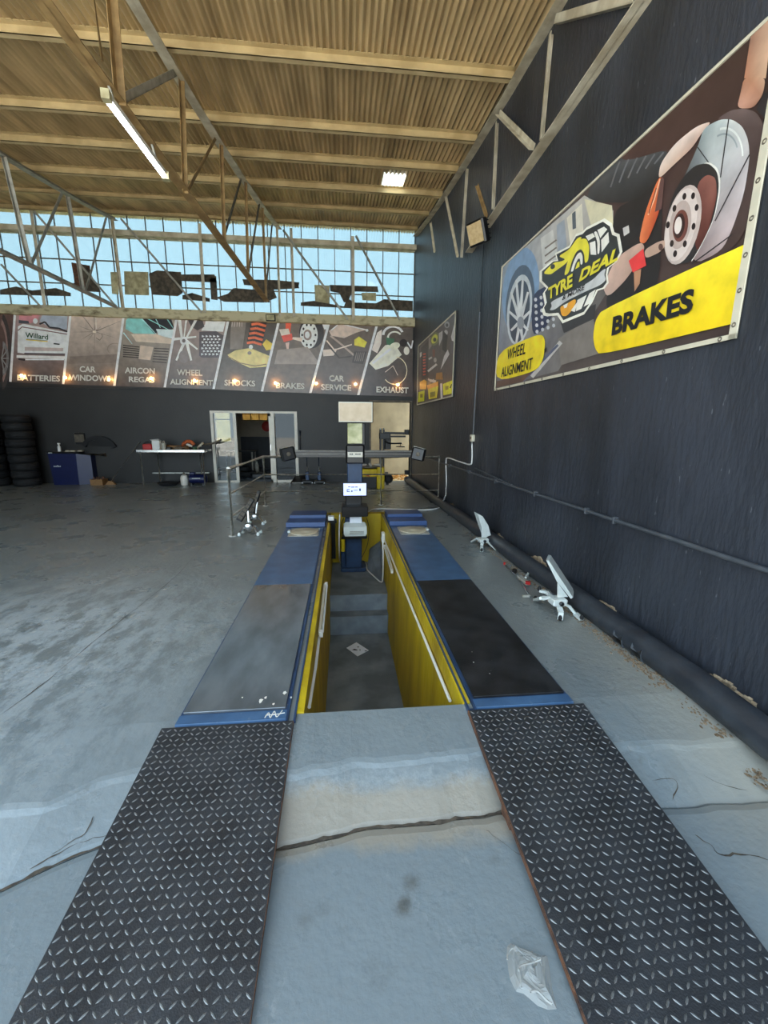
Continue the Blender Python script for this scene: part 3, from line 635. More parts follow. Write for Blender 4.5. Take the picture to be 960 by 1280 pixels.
# ================================================================ runways and ramps
ZT = .022
def runway(x0, x1, inner, plate_m, label, marks):
    """x0..x1 across; inner = +1 when the pit is on the +x side"""
    y0 = 2.09; yp = G(316, 732, ZT).y; y1 = 6.72; ye = 7.66
    t = thing('alignment_runway', label, 'runway', ((x0+x1)/2, y0, 0))
    ch = .055
    px0, px1 = (x0, x1-ch) if inner > 0 else (x0+ch, x1)
    MB().box(px0, px1, y0+.085, ye, -.02, ZT-.008).build('frame', 'blue_dark', t)
    MB().hexa([(px0-.0, y0, -.02), (px1, y0, -.02), (px1, y0+.085, -.02), (px0, y0+.085, -.02)], [(px0, y0+.012, ZT-.002), (px1, y0+.012, ZT-.002), (px1, y0+.085, ZT-.002), (px0, y0+.085, ZT-.002)]).build('front_edge', 'blue_paint', t)
    e = .012
    MB().cbox(px0+e, px1-e, y0+.1, yp, ZT-.01, ZT+.004, .003).build('drive_plate', plate_m, t)
    MB().box(px0+.004, px1-.004, yp+.004, y1-.1, ZT-.01, ZT).build('blue_plate', 'blue_paint', t)
    # inner channel beside the pit: two lips with a dark slot between
    cx0, cx1 = (x1-ch, x1) if inner > 0 else (x0, x0+ch)
    c = MB().box(cx0, cx1, y0, ye, -.06, -.03).box(cx0, cx0+.012, y0, ye, -.03, ZT-.002).box(cx1-.012, cx1, y0, ye, -.03, ZT-.004)
    c.box(cx0+.012, cx1-.012, y0, ye, -.03, -.004 if inner < 0 else -.02); c.build('inner_channel', 'blue_dark', t)
    # turn plate
    cx = (px0+px1)/2+.02; cy = 6.34
    tp = MB().cbox(cx-.23, cx+.23, cy-.25, cy+.25, ZT-.008, ZT+.006, .02).build('turn_plate_base', 'grey_steel', t)
    MB().lathe((cx, cy, ZT+.006), [(.215, 0), (.215, .012), (.20, .016), (.06, .016), (.05, .02), (.001, .02)], 32).build('turn_disc', 'cream_steel', tp)
    MB().cbox(cx-.25 if inner > 0 else cx+.21, cx-.21 if inner > 0 else cx+.25, cy-.06, cy+.04, ZT+.004, ZT+.04, .008).build('lock_pin', 'clamp_white', tp)
    # wheel stops
    MB().hexa([(px0-.01, y1, -.01), (px1+.02, y1, -.01), (px1+.02, y1+.4, -.01), (px0-.01, y1+.4, -.01)], [(px0-.01, y1+.02, .085), (px1+.02, y1+.02, .085), (px1+.02, y1+.4, .075), (px0-.01, y1+.4, .075)]).build('wheel_stop', 'blue_stop', t)
    MB().hexa([(px0, y1+.42, -.01), (px1+.02, y1+.42, -.01), (px1+.02, ye, -.01), (px0, ye, -.01)], [(px0, y1+.44, .12), (px1+.02, y1+.44, .12), (px1+.02, ye, .10), (px0, ye, .10)]).build('end_stop', 'blue_stop', t)
    for k, (mx, my, r) in enumerate(marks):          # white paint splashes
        p = G(mx, my, ZT+.0045); n = 11
        MB().add([p+Vector((math.cos(a)*r*random.uniform(.5, 1), math.sin(a)*r*1.5*random.uniform(.5, 1), .0008)) for a in [q*2*math.pi/n for q in range(n)]], [tuple(range(n))]).build('paint_splash', 'vinyl_white', t)
    return t
RL = runway(-.952, -.292, 1, 'plate_steel', 'blue runway with a shiny grey drive plate beside the pit', [(326, 876, .018), (332, 872, .01), (356, 866, .014), (342, 880, .008), (303, 872, .006), (364, 872, .009)])
RR = runway(.712, 1.375, -1, 'plate_black', 'blue runway with a dull black drive plate on the wall side of the pit', [(592, 828, .006), (612, 842, .004), (590, 815, .003)])
# scrawled chalk mark on the blue edge
MB().tube(smooth_path([G(331, 897, ZT), G(336, 891, ZT), G(338, 897, ZT), G(343, 889, ZT), G(346, 896, ZT), G(353, 888, ZT)]), .003, 5).build('chalk_mark', 'vinyl_white', RL)
MB().tube(smooth_path([G(332, 894, ZT), G(344, 893, ZT), G(356, 891, ZT)]), .0025, 5).build('chalk_mark', 'vinyl_white', RL)
def ramp(x0, x1, label, inner):
    ya, za, yb, zb = 2.085, .016, .62, -.142
    t = thing('tread_ramp', label, 'ramp', ((x0+x1)/2, yb, -.15))
    sl = (za-zb)/(ya-yb); zf = lambda y: zb+(y-yb)*sl
    th = .008
    MB().hexa([(x0, yb, zb-th), (x1, yb, zb-th), (x1, ya, za-th), (x0, ya, za-th)], [(x0, yb, zb), (x1, yb, zb), (x1, ya, za), (x0, ya, za)]).build('plate', 'tread_plate', t)
    p = .0325; mb = MB(); nx = int((x1-x0-.02)/p); ny = int((ya-yb-.02)/p)
    u = Vector((1, 0, 0)); v = Vector((0, 1, sl)).normalized(); nn = u.cross(v)
    for i in range(nx+1):
        for j in range(ny+1):
            x = x0+.012+i*p+((x1-x0-.024)-nx*p)/2; y = yb+.015+j*p
            c = Vector((x, y, zf(y))); a = math.radians(42) if (i+j) % 2 else math.radians(-42)
            d = u*math.cos(a)+v*math.sin(a); s_ = v*math.cos(a)-u*math.sin(a); Ln, W = .0142, .0036
            b_ = [c+d*Ln, c+d*Ln*.45+s_*W, c-d*Ln*.45+s_*W, c-d*Ln, c-d*Ln*.45-s_*W, c+d*Ln*.45-s_*W]
            tp = [c+d*Ln*.72+nn*.0012, c+d*Ln*.35+s_*W*.35+nn*.002, c-d*Ln*.35+s_*W*.35+nn*.002, c-d*Ln*.72+nn*.0012, c-d*Ln*.35-s_*W*.35+nn*.002, c+d*Ln*.35-s_*W*.35+nn*.002]
            mb.add(b_+tp, [(6, 7, 8, 9, 10, 11)]+[(k, (k+1) % 6, 6+(k+1) % 6, 6+k) for k in range(6)])
    o = mb.build('raised_treads', 'tread_lug', t); o['kind'] = 'stuff'
    xi = x1 if inner > 0 else x0
    MB().hexa([(xi-.006, yb, zb-.012), (xi+.002, yb, zb-.012), (xi+.002, ya, za-.03), (xi-.006, ya, za-.03)], [(xi-.006, yb, zb-.001), (xi+.002, yb, zb-.001), (xi+.002, ya, za-.001), (xi-.006, ya, za-.001)]).build('edge_strip', 'rust', t)
    for yy in (1.98, 1.52):                           # rusty legs under the plate
        s_ = -inner
        MB().box(min(xi+.01*s_, xi+.05*s_), max(xi+.01*s_, xi+.05*s_), yy-.05, yy+.05, -.19 if yy < 1.7 else -.09, zf(yy)-.008).build('support_leg', 'rust', t)
    return t
rA = ramp(-1.015, -.302, 'dark diamond tread plate ramp leading up to the shiny runway', 1)
rB = ramp(.716, 1.43, 'dark diamond tread plate ramp on the wall side leading up to the dull black runway', -1)
MB().tube(smooth_path([G(349, 956, -.02), G(352, 948, -.02), G(356, 945, -.02), G(360, 941, -.02), G(357, 938, -.02), G(355, 943, -.02)]), .003, 5).build('chalk_mark', 'vinyl_white', rA)
# ================================================================ pit fittings
def tube_lamp(a, b_, label):
    a, b_ = V(a), V(b_); t = thing('pit_lamp', label, 'lamp', a)
    MB().bar(a, b_, .022, .035).build('batten', 'vinyl_edge', t); d = (b_-a).normalized()
    MB().tube([a+d*.02+Vector((.0, 0, -.0))+N_*.7, b_-d*.02+N_*.7], .009).build('tube', 'printer_grey', t)
    for p in (a, b_): MB().bar(p-d*.025+N_*.4, p+d*.025+N_*.4, .03, .045).build('end_cap', 'white_plastic', t)
N_ = Vector((.035, 0, 0)); tube_lamp(XP(406, 731, -.225), XP(399.5, 792, -.225), 'unlit tube lamp on the yellow pit wall below the shiny runway')
N_ = Vector((-.035, 0, 0)); tube_lamp(XP(482, 683, .665), XP(491, 714, .665), 'unlit tube lamp on the yellow pit wall below the dull black runway')
shaped('white conduit pipe climbing the yellow pit wall below the shiny runway', 'conduit', MB().tube([XP(399.3, 796, -.232), XP(394, 838, -.235), XP(386.5, 884, -.237)], .011), 'pit_conduit', 'white_plastic')
shaped('white conduit pipe along the yellow pit wall below the dull black runway', 'conduit', MB().tube([XP(481, 676, .672), XP(510, 748, .672), XP(547, 838, .675), XP(562.5, 876, .678)], .012), 'pit_conduit', 'white_plastic')
sk = XP(479, 671, .66); t = thing('pit_socket', 'white double socket box at the far end of the pit wall', 'socket', sk)
MB().cbox(sk.x-.03, sk.x+.03, sk.y-.07, sk.y+.07, sk.z-.09, sk.z+.08, .012).build('box', 'white_plastic', t); MB().box(sk.x-.036, sk.x-.03, sk.y-.05, sk.y+.05, sk.z-.05, sk.z-.01).build('outlet', 'printer_grey', t)
# black rail tower and white box at the far left of the pit
bl = YP(414, 655, 7.1); t = thing('jack_rail', 'black steel upright with a white box at the far pit corner', 'upright', (-.24, 7.1, ZB))
MB().box(-.235, -.165, 7.06, 7.13, -.66, .06).build('post', 'black_plastic', t); MB().box(-.285, -.14, 7.03, 7.16, -.0, .05).build('bracket', 'black_plastic', t)
MB().cbox(-.285, -.18, 7.0, 7.12, .05, .12, .01).build('white_box', 'white_plastic', t)
# paper on the pit floor
c4 = [G(433, 810, ZP+.002), G(445.5, 803, ZP+.002), G(461, 813, ZP+.002), G(447, 820.5, ZP+.002)]
t = thing('printed_sheet', 'white printed sheet lying on the pit floor', 'paper', (c4[0]+c4[2])/2)
MB().prism(c4, (0, 0, .003)).build('sheet', 'paper', t)
def flat(pix, z, nm, m, par): return MB().prism([G(x, y, z) for x, y in pix], (0, 0, .0008)).build(nm, m, par)
for q in ([(440, 812.5), (443, 811), (446, 812), (447.5, 813), (444, 813)], [(446, 808.5), (449, 808), (448, 809.5)], [(449, 812.5), (450.5, 811.5), (450.5, 813.5)], [(455.5, 813.5), (458, 813), (459, 814), (456.5, 814.3)]):
    flat(q, ZP+.0055, 'print_mark', 'ink', t)
# dark board leaning in the pit corner
bd = [G(459, 712, ZB), G(477.5, 727, ZB)+Vector((-.02, 0, 0)), Vector((.66, 6.95, -.62)), Vector((.66, 7.55, -.5)), Vector((.47, 7.6, -.66))]
shaped('dark grey board leaning in the far pit corner', 'board', MB().prism(bd, (.012, .02, .012)), 'leaning_board', 'pit_grey')
# ================================================================ wheel alignment machine
YC = 7.3
def C(x, y, d=0.0): return YP(x, y, YC+d)
b0 = C(431, 671); b1 = C(453, 704); ccx = C(442.5, 600).x
WAg = thing('wheel_aligner', 'black and blue wheel alignment column with wide camera beam standing in the pit', 'aligner', (ccx, YC, ZB))
def cb(nm, m, x0, y0, x1, y1, d0, d1, par=WAg, ch=.012):
    a, b_ = C(x0, y0, d0), C(x1, y1, d0)
    return MB().cbox(a.x, b_.x, YC+d0, YC+d1, b_.z, a.z, ch).build(nm, m, par)
a_, z_ = C(426, 690), C(457, 706)
MB().cbox(a_.x, z_.x, YC-.16, YC+.3, ZB, ZB+.07, .02).build('base', 'blue_dark', WAg)
x0_, x1_ = C(431.5, 660).x, C(452, 660).x
MB().cbox(x0_, x1_, YC-.1, YC+.16, ZB+.05, C(440, 646).z, .02).build('lower_column', 'blue_dark', WAg)
MB().cbox(C(426, 690).x, x0_, YC-.06, YC+.12, ZB+.05, C(440, 687).z, .015).build('side_box', 'blue_dark', WAg)
cb('printer_shelf', 'black_plastic', 428, 671, 459, 673.5, -.30, .05)
cb('keyboard_drawer', 'black_plastic', 427, 634, 460, 646, -.26, .12)
MB().cbox(C(430, 634).x, C(457, 634).x, YC-.24, YC-.02, C(440, 634).z, C(440, 634).z+.02, .006).build('keyboard', 'black_gloss', WAg)
MB().cbox(C(432, 631).x, C(446, 631).x, YC+.0, YC+.1, C(440, 634).z, C(440, 630.5).z, .006).build('paper_stack', 'printer_grey', WAg)
cb('monitor_stand', 'black_plastic', 432, 619, 452, 634, -.02, .1)
mon = cb('monitor', 'black_gloss', 428, 603, 459, 620.5, -.08, -.03, ch=.008)
sc0, sc1 = C(429.2, 604.3, -.083), C(457.8, 619.2, -.083)
scr = MB().box(sc0.x, sc1.x, YC-.086, YC-.08, sc1.z, sc0.z).build('screen', 'screen_on', mon)
def sb(x0, y0, x1, y1, m):
    a, b_ = C(x0, y0, -.0865), C(x1, y1, -.0865); MB().box(a.x, b_.x, YC-.0885, YC-.0862, b_.z, a.z).build('screen_mark', m, scr)
emit('screen_white', (220, 226, 240), 1.2); mat('screen_blue', (40, 46, 96), .4)
sb(434, 606.2, 452, 607.2, 'screen_white')
for q in ((435, 608.2, 438, 609), (439, 608.4, 443, 609.4), (444, 608.3, 447, 609.3), (433.5, 611.5, 437, 612.4), (433.5, 612.4, 434.4, 615), (434, 614, 437.5, 614.8), (439, 613, 440.7, 615), (442, 612.5, 447, 613.2), (449, 610.5, 451, 613.8)): sb(*q, 'screen_blue')
cb('upper_column', 'blue_dark', 434, 579, 453, 606, -.04, .12)
hub = cb('beam_hub', 'black_plastic', 432, 556, 455.8, 579.5, -.14, .1, ch=.03)
cb('name_plate', 'alu', 434.5, 565, 453.5, 571.5, -.146, -.139, hub, .004)
for q in range(6): 
    if q in (2,): continue
    cb('plate_mark', 'ink', 437+q*2.4, 567, 438.7+q*2.4, 568.4, -.1475, -.1455, hub, .001)
mat('column_reflection', (214, 210, 160), .12, c2=(150, 152, 90), scale=4, stretch=(1, 1, 1.5))  # yellow-green reflection on the glossy column painted into the panel colour
cb('head_panel', 'column_reflection', 434.3, 529, 453, 554.5, -.05, .0, ch=.006)
cb('head_column', 'black_plastic', 434.3, 529, 456.5, 556, .002, .12)
dsp = cb('display', 'black_plastic', 422.2, 501.3, 466.5, 528.5, -.10, -.06, ch=.01)
mat('display_face', (226, 206, 178), .35, c2=(214, 192, 160), scale=9)  # the screen's reflection is put into this tan colour
cb('display_frame', 'alu', 423, 502, 465.6, 527.8, -.106, -.099, dsp, .006)
cb('display_face', 'display_face', 424.3, 503.5, 464.4, 526.5, -.1075, -.105, dsp, .004)
# camera beam with two pods
pl_, pr_ = C(367, 565.5, -.05), C(516, 568.5, -.05); zb_ = (pl_.z+pr_.z)/2; 
pl_.z = pr_.z = zb_; pl_.y = pr_.y = YC-.05
MB().bar(pl_, pr_, .07, .12).build('beam', 'black_plastic', WAg)
for dz in (.045, -.005): MB().bar(pl_+Vector((0, -.037, dz)), pr_+Vector((0, -.037, dz)), .004, .005).build('beam_trim', 'grey_steel', WAg)
for p, s_ in ((pl_, -1), (pr_, 1)):
    c = p+Vector((s_*.1, -.02, 0)); R_m = Matrix.Rotation(math.radians(12*s_), 3, 'Y') @ Matrix.Rotation(math.radians(-18*s_), 3, 'Z')
    pod = MB().cbox(-.12, .12, -.09, .07, -.115, .105, .03); pod.v = [R_m @ q+c for q in pod.v]; po = pod.build('camera_pod', 'black_plastic', WAg)
    l_ = MB().lathe((0, -.09, -.01), [(.035, 0), (.035, .012), (.02, .016)], 16, (0, -1, 0)); l_.v = [R_m @ q+c for q in l_.v]; l_.build('lens', 'dark_steel', po)
    tp = MB().box(-.11, .11, -.085, .05, .106, .112); tp.v = [R_m @ q+c for q in tp.v]; tp.build('top_cover', 'grey_steel', po)
for pp in ([C(430, 646), C(427, 655), C(428.5, 668), C(426, 680), C(428, 690)], [C(458, 646), C(461, 660), C(459, 680), C(452, 696)], [C(433, 646), C(429, 660), C(431, 675), C(429, 688)]):
    MB().tube(smooth_path([p+Vector((0, -.05, 0)) for p in pp]), .006, 6).build('cable', 'black_plastic', WAg)
# printer on its shelf, with paper
a_, z_ = C(429.5, 656, -.28), C(458.5, 671, -.28); zt = C(440, 662, -.28).z
pr = thing('printer', 'pale grey desktop printer on the aligner shelf with white paper', 'printer', ((a_.x+z_.x)/2, YC-.1, z_.z))
z0 = z_.z+.002; z1 = a_.z-.02
MB().loft([[(a_.x+.03, YC-.28, z0), (z_.x-.03, YC-.28, z0), (z_.x-.02, YC-.11, z0), (a_.x+.02, YC-.11, z0)], [(a_.x, YC-.28, z0+.05), (z_.x, YC-.28, z0+.05), (z_.x, YC-.11, z0+.05), (a_.x, YC-.11, z0+.05)], [(a_.x, YC-.26, z1-.03), (z_.x, YC-.26, z1-.03), (z_.x, YC-.11, z1), (a_.x, YC-.11, z1)], [(a_.x+.04, YC-.2, z1), (z_.x-.04, YC-.2, z1), (z_.x-.04, YC-.12, z1+.03), (a_.x+.04, YC-.12, z1+.03)]]).build('body', 'printer_grey', pr)
for k in range(3): MB().box(a_.x+.1+k*.004, z_.x-.05, YC-.284, YC-.278, z0+.05+k*.022, z0+.056+k*.022).build('slot', 'dark_steel', pr)
MB().hexa([(C(437, 650).x, YC-.15, z1+.02), (C(452, 650).x, YC-.15, z1+.02), (C(452, 650).x, YC-.145, z1+.02), (C(437, 650).x, YC-.145, z1+.02)], [(C(437.5, 646).x, YC-.105, z1+.19), (C(451, 646).x, YC-.105, z1+.19), (C(451, 646).x, YC-.1025, z1+.19), (C(437.5, 646).x, YC-.1025, z1+.19)]).build('paper', 'paper', pr)
tl = MB()
t = thing('tool_pouch', 'yellow and black tool holder hanging beside the aligner column', 'tool holder', C(429, 686))
a_, z_ = C(426.5, 672), C(431, 687); MB().cbox(a_.x, z_.x, YC-.14, YC-.09, z_.z, a_.z, .012).build('pouch', 'machine_yellow', t)
for k in range(3): MB().tube([(a_.x+.015+k*.02, YC-.12, a_.z-.03), (a_.x+.012+k*.02, YC-.12, a_.z+.05)], .007).build('tool', 'black_plastic', t)
# white cable: wall -> floor -> machine, and machine -> pit floor -> pit socket
def cable(label, pts, r=.011, n=8, nm='white_cable'): return shaped(label, 'cable', MB().tube(smooth_path(pts, 6), r, n), nm, 'white_plastic')
wy = 8.75
cable('white cable dropping from the grey wall box and crossing the floor to the aligner', [RW(590, 551, .025), RW(590, 575, .025), RW(587, 580.5, .025), RW(574, 577, .025), RW(560, 572.5, .025), RW(557.5, 577, .025), RW(558, 600, .025), RW(557.5, 612, .03), RW(557, 619, .26), G(553, 629, .05), G(552, 633.5, .013), G(535, 637.2, .012), G(500, 636.6, .012), G(470, 636, .012), C(459, 640, .14)], .013)
zc = ZB+.012
cable('white cable looping along the pit floor from the aligner to the pit socket', [C(425, 640, -.12), C(424, 660, -.12), C(424, 690, -.14), G(426, 704, zc), G(432, 706, zc), G(445, 705, zc), G(457, 704, zc), G(459, 712, zc), G(466, 719, zc), G(476, 727.5, zc), XP(478.5, 722, .63), XP(479, 700, .635), XP(478.5, 676, .635)], .012)
# ================================================================ hand rail
P1, P2, P3 = G(291, 670), G(331.5, 633), G(476, 631); P4 = wall_pt(P3.y, 0, .12)
zt1 = YP(286, 586, P1.y).z; zt = [zt1, zt1*.64, zt1*.30]
RH = thing('hand_rail', 'grey steel tube hand rail around the far end of the pit', 'hand rail', (P1.x, P1.y, 0))
Z = lambda p, z: Vector((p.x, p.y, z))
P2 = Vector((P2.x, P3.y+.02, 0))
for p, r in ((P1, .032), (P2, .026), (P3, .026), (P4, .022)):
    o = MB().tube([Z(p, 0), Z(p, zt[0])], r, 12).build('post', 'rail_steel', RH); MB().lathe(Z(p, 0), [(.06, 0), (.06, .008), (.03, .012)], 14).build('foot_plate', 'rail_steel', o)
for z, r in zip(zt, (.03, .017, .017)):
    for p, q in ((P1, P2), (P2, P3), (P3, P4)): MB().tube([Z(p, z), Z(q, z)], r, 10).build('rail', 'rail_steel', RH)
# ================================================================ wheel clamps
def clamp(label, pc, plate, gusset, legs, dpt, group=None, s=1.0, m='clamp_white', bar_w=.042):
    """pc = floor point; plate outlines are real targets standing on the hub"""
    t = thing('wheel_clamp', label, 'wheel clamp', pc)
    Yk = pc.y
    hubp = YP(*legs[0], Yk)
    MB().prism([YP(x, y, Yk) for x, y in plate], dpt).build('target_plate', m, t)
    q = MB().prism([YP(x, y, Yk-.03) for x, y in plate], Vector(dpt)*.02).build
    MB().prism([YP(x, y, Yk-.012) for x, y in gusset], (0, .012, 0)).build('gusset', m, t)
    h = MB().cbox(hubp.x-.065*s, hubp.x+.065*s, Yk-.06*s, Yk+.06*s, hubp.z-.03, hubp.z+.03*s, .012).build('hub', m, t)
    MB().lathe(hubp+Vector((0, -.05*s, 0)), [(.02*s, 0), (.02*s, .03*s), (.012*s, .035*s)], 12, (0, -1, 0)).build('spindle', 'black_plastic', t)
    for lg in legs[1:]:
        pts = [hubp]+[YP(x, y, Yk+dy) if z is None else G(x, y, z) for x, y, z, dy in lg]
        arm = MB()
        for a, b_ in zip(pts, pts[1:]): arm.bar(a, b_, bar_w*s, .022)
        o = arm.build('claw', m, t); e = pts[-1]
        MB().lathe(e, [(.016*s, 0), (.018*s, .02*s), (.01*s, .04*s)], 10, (0, 0, 1)).build('tip', 'rubber', o)
        MB().tube([lerp(pts[0], pts[1], .3)+Vector((0, 0, .02)), lerp(pts[0], pts[-2 if len(pts) > 2 else -1], .95)+Vector((.02, .03, .02))], .007*s).build('slide_rod', 'chrome', t)
    return t
clamp('white wheel clamp with tall target fin beside the steel rod tool on the floor', G(697, 770), [(682.5, 700), (686, 701), (716.5, 747), (713.5, 748.5), (696, 727)], [(697.5, 729), (710, 746), (697, 747)],
      [(697, 751), [(699, 758, None, -.05), (701.5, 766, None, -.08), (700, 775, .02, 0)], [(712, 758, None, 0), (719, 767, None, -.02), (727, 774, .02, 0)], [(686, 746, None, .05), (677, 748, None, .05), (669, 750, .02, 0)], [(683, 740, None, .16), (674, 738, None, .18)]], (.13, .21, -.02))
clamp('white wheel clamp with upright target fin leaning by the pipe behind the rod tool', G(604, 684), [(597, 642), (603.5, 645.5), (610.5, 657), (613.5, 669), (607, 672), (601.5, 657)], [(602, 658), (607, 671.5), (602, 672)],
      [(604, 675), [(602, 682, None, -.03), (602, 689, .02, 0)], [(612, 679, None, 0), (621, 687, .02, 0)], [(597, 673, None, .05), (590, 677, .02, 0)]], (-.02, .10, .01), s=1.0)
# dark square-grid targets and chrome clamps by the hand rail
def grid_target(label, px, board, cells, s):
    pc = G(*px); t = thing('wheel_clamp', label, 'wheel clamp', pc); Yk = pc.y; d = Vector((.015, .03, .0))
    B_ = [YP(x, y, Yk) for x, y in board]; o = MB().prism(B_, d).build('target_board', 'black_plastic', t)
    A0, A1, A2, A3 = B_
    for i in range(cells):
        for j in range(2):
            u0, u1 = .08+i*.86/cells, .08+(i+.72)*.86/cells; v0, v1 = .14+j*.4, .46+j*.4
            f_ = lambda u, v: lerp(lerp(A0, A1, u), lerp(A3, A2, u), v)-d*.06
            MB().prism([f_(u0, v0), f_(u1, v0), f_(u1, v1), f_(u0, v1)], -d*.03).build('target_square', 'dark_steel', o)
    h = Vector((pc.x, pc.y, .12))
    MB().lathe(h+Vector((0, -.09, 0)), [(.02, 0), (.06*s, .02), (.065*s, .07), (.03, .1)], 14, (0, 1, .25)).build('hub', 'chrome', t)
    for a in range(4):
        an = math.radians(35+a*95); e = Vector((pc.x+math.cos(an)*.19*s, pc.y+math.sin(an)*.12*s, .03)); k = lerp(h, e, .6)+Vector((0, 0, .05))
        c_ = MB().bar(h, k, .045, .018).bar(k, e, .04, .016).build('claw', 'chrome', t); MB().lathe(e+Vector((0, 0, -.028)), [(.025, 0), (.03, .02), (.018, .05)], 10).build('tip', 'clamp_white', c_)
    MB().bar(h, lerp(lerp(A0, A1, .5), lerp(A3, A2, .5), .8)+d, .03, .02).build('target_arm', 'chrome', t)
    return t
grid_target('chrome wheel clamp with broad black grid target at the foot of the hand rail', (312, 668), [(295, 649), (313, 622.5), (317, 625), (301, 652.5)], 5, 1.0)
grid_target('chrome wheel clamp with narrow black grid target behind the hand rail post', (320, 655), [(312, 641), (322, 613), (325, 614.5), (316.5, 642)], 4, .9)
# rod tool
t = thing('pedal_depressor', 'thin steel rod tool with a red clamp lying on the floor between the wheel clamps', 'tool', G(652, 725))
MB().tube([G(632, 706, .02), G(641, 716, .03), G(645, 719, .03)], .010).build('rod', 'chrome', t); MB().lathe(G(643, 717, .0), [(.02, 0), (.03, .015), (.03, .045), (.015, .06)], 12).build('knob', 'black_plastic', t)
MB().tube([G(646, 721, .03), G(652, 728, .03), G(657, 738, .02), G(663, 746, .015)], .010).build('rod', 'chrome', t); MB().bar(G(653, 745, .015), G(663, 745, .015), .02, .02).build('foot', 'grey_steel', t)
MB().bar(G(649, 721, .03), G(660, 730, .03), .05, .03).build('clamp_body', 'grey_steel', t); MB().bar(G(657, 728, .045), G(663, 729, .045), .03, .03).build('red_jaw', 'red_plastic', t); MB().bar(G(657, 722, .04), G(661, 716, .04), .02, .02).build('lever', 'clamp_white', t)
MB().lathe(G(630.5, 706, .0), [(.012, 0), (.014, .03), (.008, .036)], 10).build('red_tip', 'red_plastic', t)
# plastic bag
def make_bag():
    m = bpy.data.materials.new('clear_plastic'); m.use_nodes = True; n = m.node_tree; L = n.links; b = n.nodes['Principled BSDF']; out = n.nodes['Material Output']
    b.inputs['Base Color'].default_value = (*lin((200, 200, 196)), 1); b.inputs['Roughness'].default_value = .12; b.inputs['Specular IOR Level'].default_value = .9
    tr = n.nodes.new('ShaderNodeBsdfTransparent'); tr.inputs[0].default_value = (.93, .93, .92, 1); mx = n.nodes.new('ShaderNodeMixShader'); mx.inputs[0].default_value = .42
    L.new(tr.outputs[0], mx.inputs[1]); L.new(b.outputs[0], mx.inputs[2]); L.new(mx.outputs[0], out.inputs[0]); MATS['clear_plastic'] = m
    za = -.142
    ol = [(633, 1198), (634, 1184), (638, 1179), (645, 1183), (662, 1189), (676, 1195), (684, 1195), (687, 1210), (690, 1235), (696, 1262), (685, 1263), (672, 1258), (655, 1243), (645, 1240), (637, 1224)]
    P = [G(x, y, za) for x, y in ol]; c = sum(P, Vector())/len(P); t = thing('plastic_bag', 'crumpled clear plastic bag lying between the tread ramps', 'bag', c)
    mb = MB(); R = 12; k = len(P); rings = []
    for r in range(R+1):
        f = 1-r/R; ring = []
        for i, p in enumerate(P):
            q = c+(p-c)*f; nz = noise.noise(q*26)*.5+noise.noise(q*60)*.35; h = (1-f**3)*(.018+.030*abs(nz)*1.6)+.002
            ring.append(q+Vector((0, 0, h)))
        rings.append(ring)
    mb.loft(rings, False, False); mb.build('film', m, t)
    for sg in (([(648, 1215), (650, 1208), (665, 1202), (676, 1199)], .003), ([(648, 1208), (651, 1222), (652, 1235)], .003), ([(662, 1240), (672, 1238), (684, 1250), (690, 1254)], .004), ([(634, 1200), (637, 1188), (642, 1186), (641, 1200)], .0025)):
        MB().tube(smooth_path([G(x, y, za+.045)+Vector((0, 0, .012*noise.noise(Vector((x*.3, y*.3, 0))))) for x, y in sg[0]], 5), sg[1], 5).build('fold', m, t)
make_bag()
# small litter on the slab
for i, (x, y, r) in enumerate(((448, 886+77, .006), (432, 966, .005), (610, 930, .007))):
    pass
# ================================================================ right wall services
pts = [wall_pt(y, .075+.012*noise.noise(Vector((y, 0, 0))), .125+.012*noise.noise(Vector((y*.8, 3, 0)))) for y in [12.45-.45*i for i in range(26)] if y > 1.0]
def pipe_z(p): 
    dy = p.y-crack_y(p.x); return p+Vector((0, 0, -.034 if .25 < dy < .5 else (-.12 if dy < .25 else 0)*1.0))
pts = [p+Vector((0, 0, -.03*max(0, min(1, (2.3-p.y)/.6)))) for p in pts]
FP = thing('floor_pipe', 'thick black pipe running along the foot of the black wall', 'pipe', pts[-1])
MB().tube(pts, .098, 16).build('pipe', 'pipe_black', FP)
for yy in (2.55, 2.75): MB().tube([wall_pt(yy-.05, .06, .125), wall_pt(yy+.05, .06, .125)], .104, 16).build('joint_collar', 'conduit_grey', FP)
for i in range(16):
    yy = random.uniform(2.35, 3.0); a = random.uniform(.7, 2.2); p = wall_pt(yy, .062, .125)+WN*math.cos(a)*.1*1+Vector((0, 0, math.sin(a)*.1)); r = random.uniform(.008, .02)
    MB().lathe(p-(WN*math.cos(a)+Vector((0, 0, math.sin(a))))*.003, [(r, 0), (r*.9, .004), (r*.3, .006)], 7, WN*math.cos(a)+Vector((0, 0, math.sin(a)))).build('paint_splash', 'vinyl_white', FP)
mat('bare_plaster', (188, 168, 140), .9, c2=(140, 122, 100), scale=20, bump=.6, bscale=40)
sk_ = MB()
for i in range(330):                                   # chipped plaster skirting above the pipe
    y = 1.1+i*.025
    if noise.noise(Vector((y*1.7, 0, 9))) < .05+.02*y: continue
    h = .10+.075*min(1, (noise.noise(Vector((y*1.7, 0, 9)))-.05-.02*y)*5)+.03*noise.noise(Vector((y*14, 0, 2)))
    sk_.hexa([wall_pt(y, .03, 0), wall_pt(y, .03, .012), wall_pt(y+.026, .03, .012), wall_pt(y+.026, .03, 0)], [wall_pt(y, h, 0), wall_pt(y, h-.01, .010), wall_pt(y+.026, h-.01, .010), wall_pt(y+.026, h, 0)])
struct(sk_.build('baseboard_right', 'bare_plaster'))
zc = .89
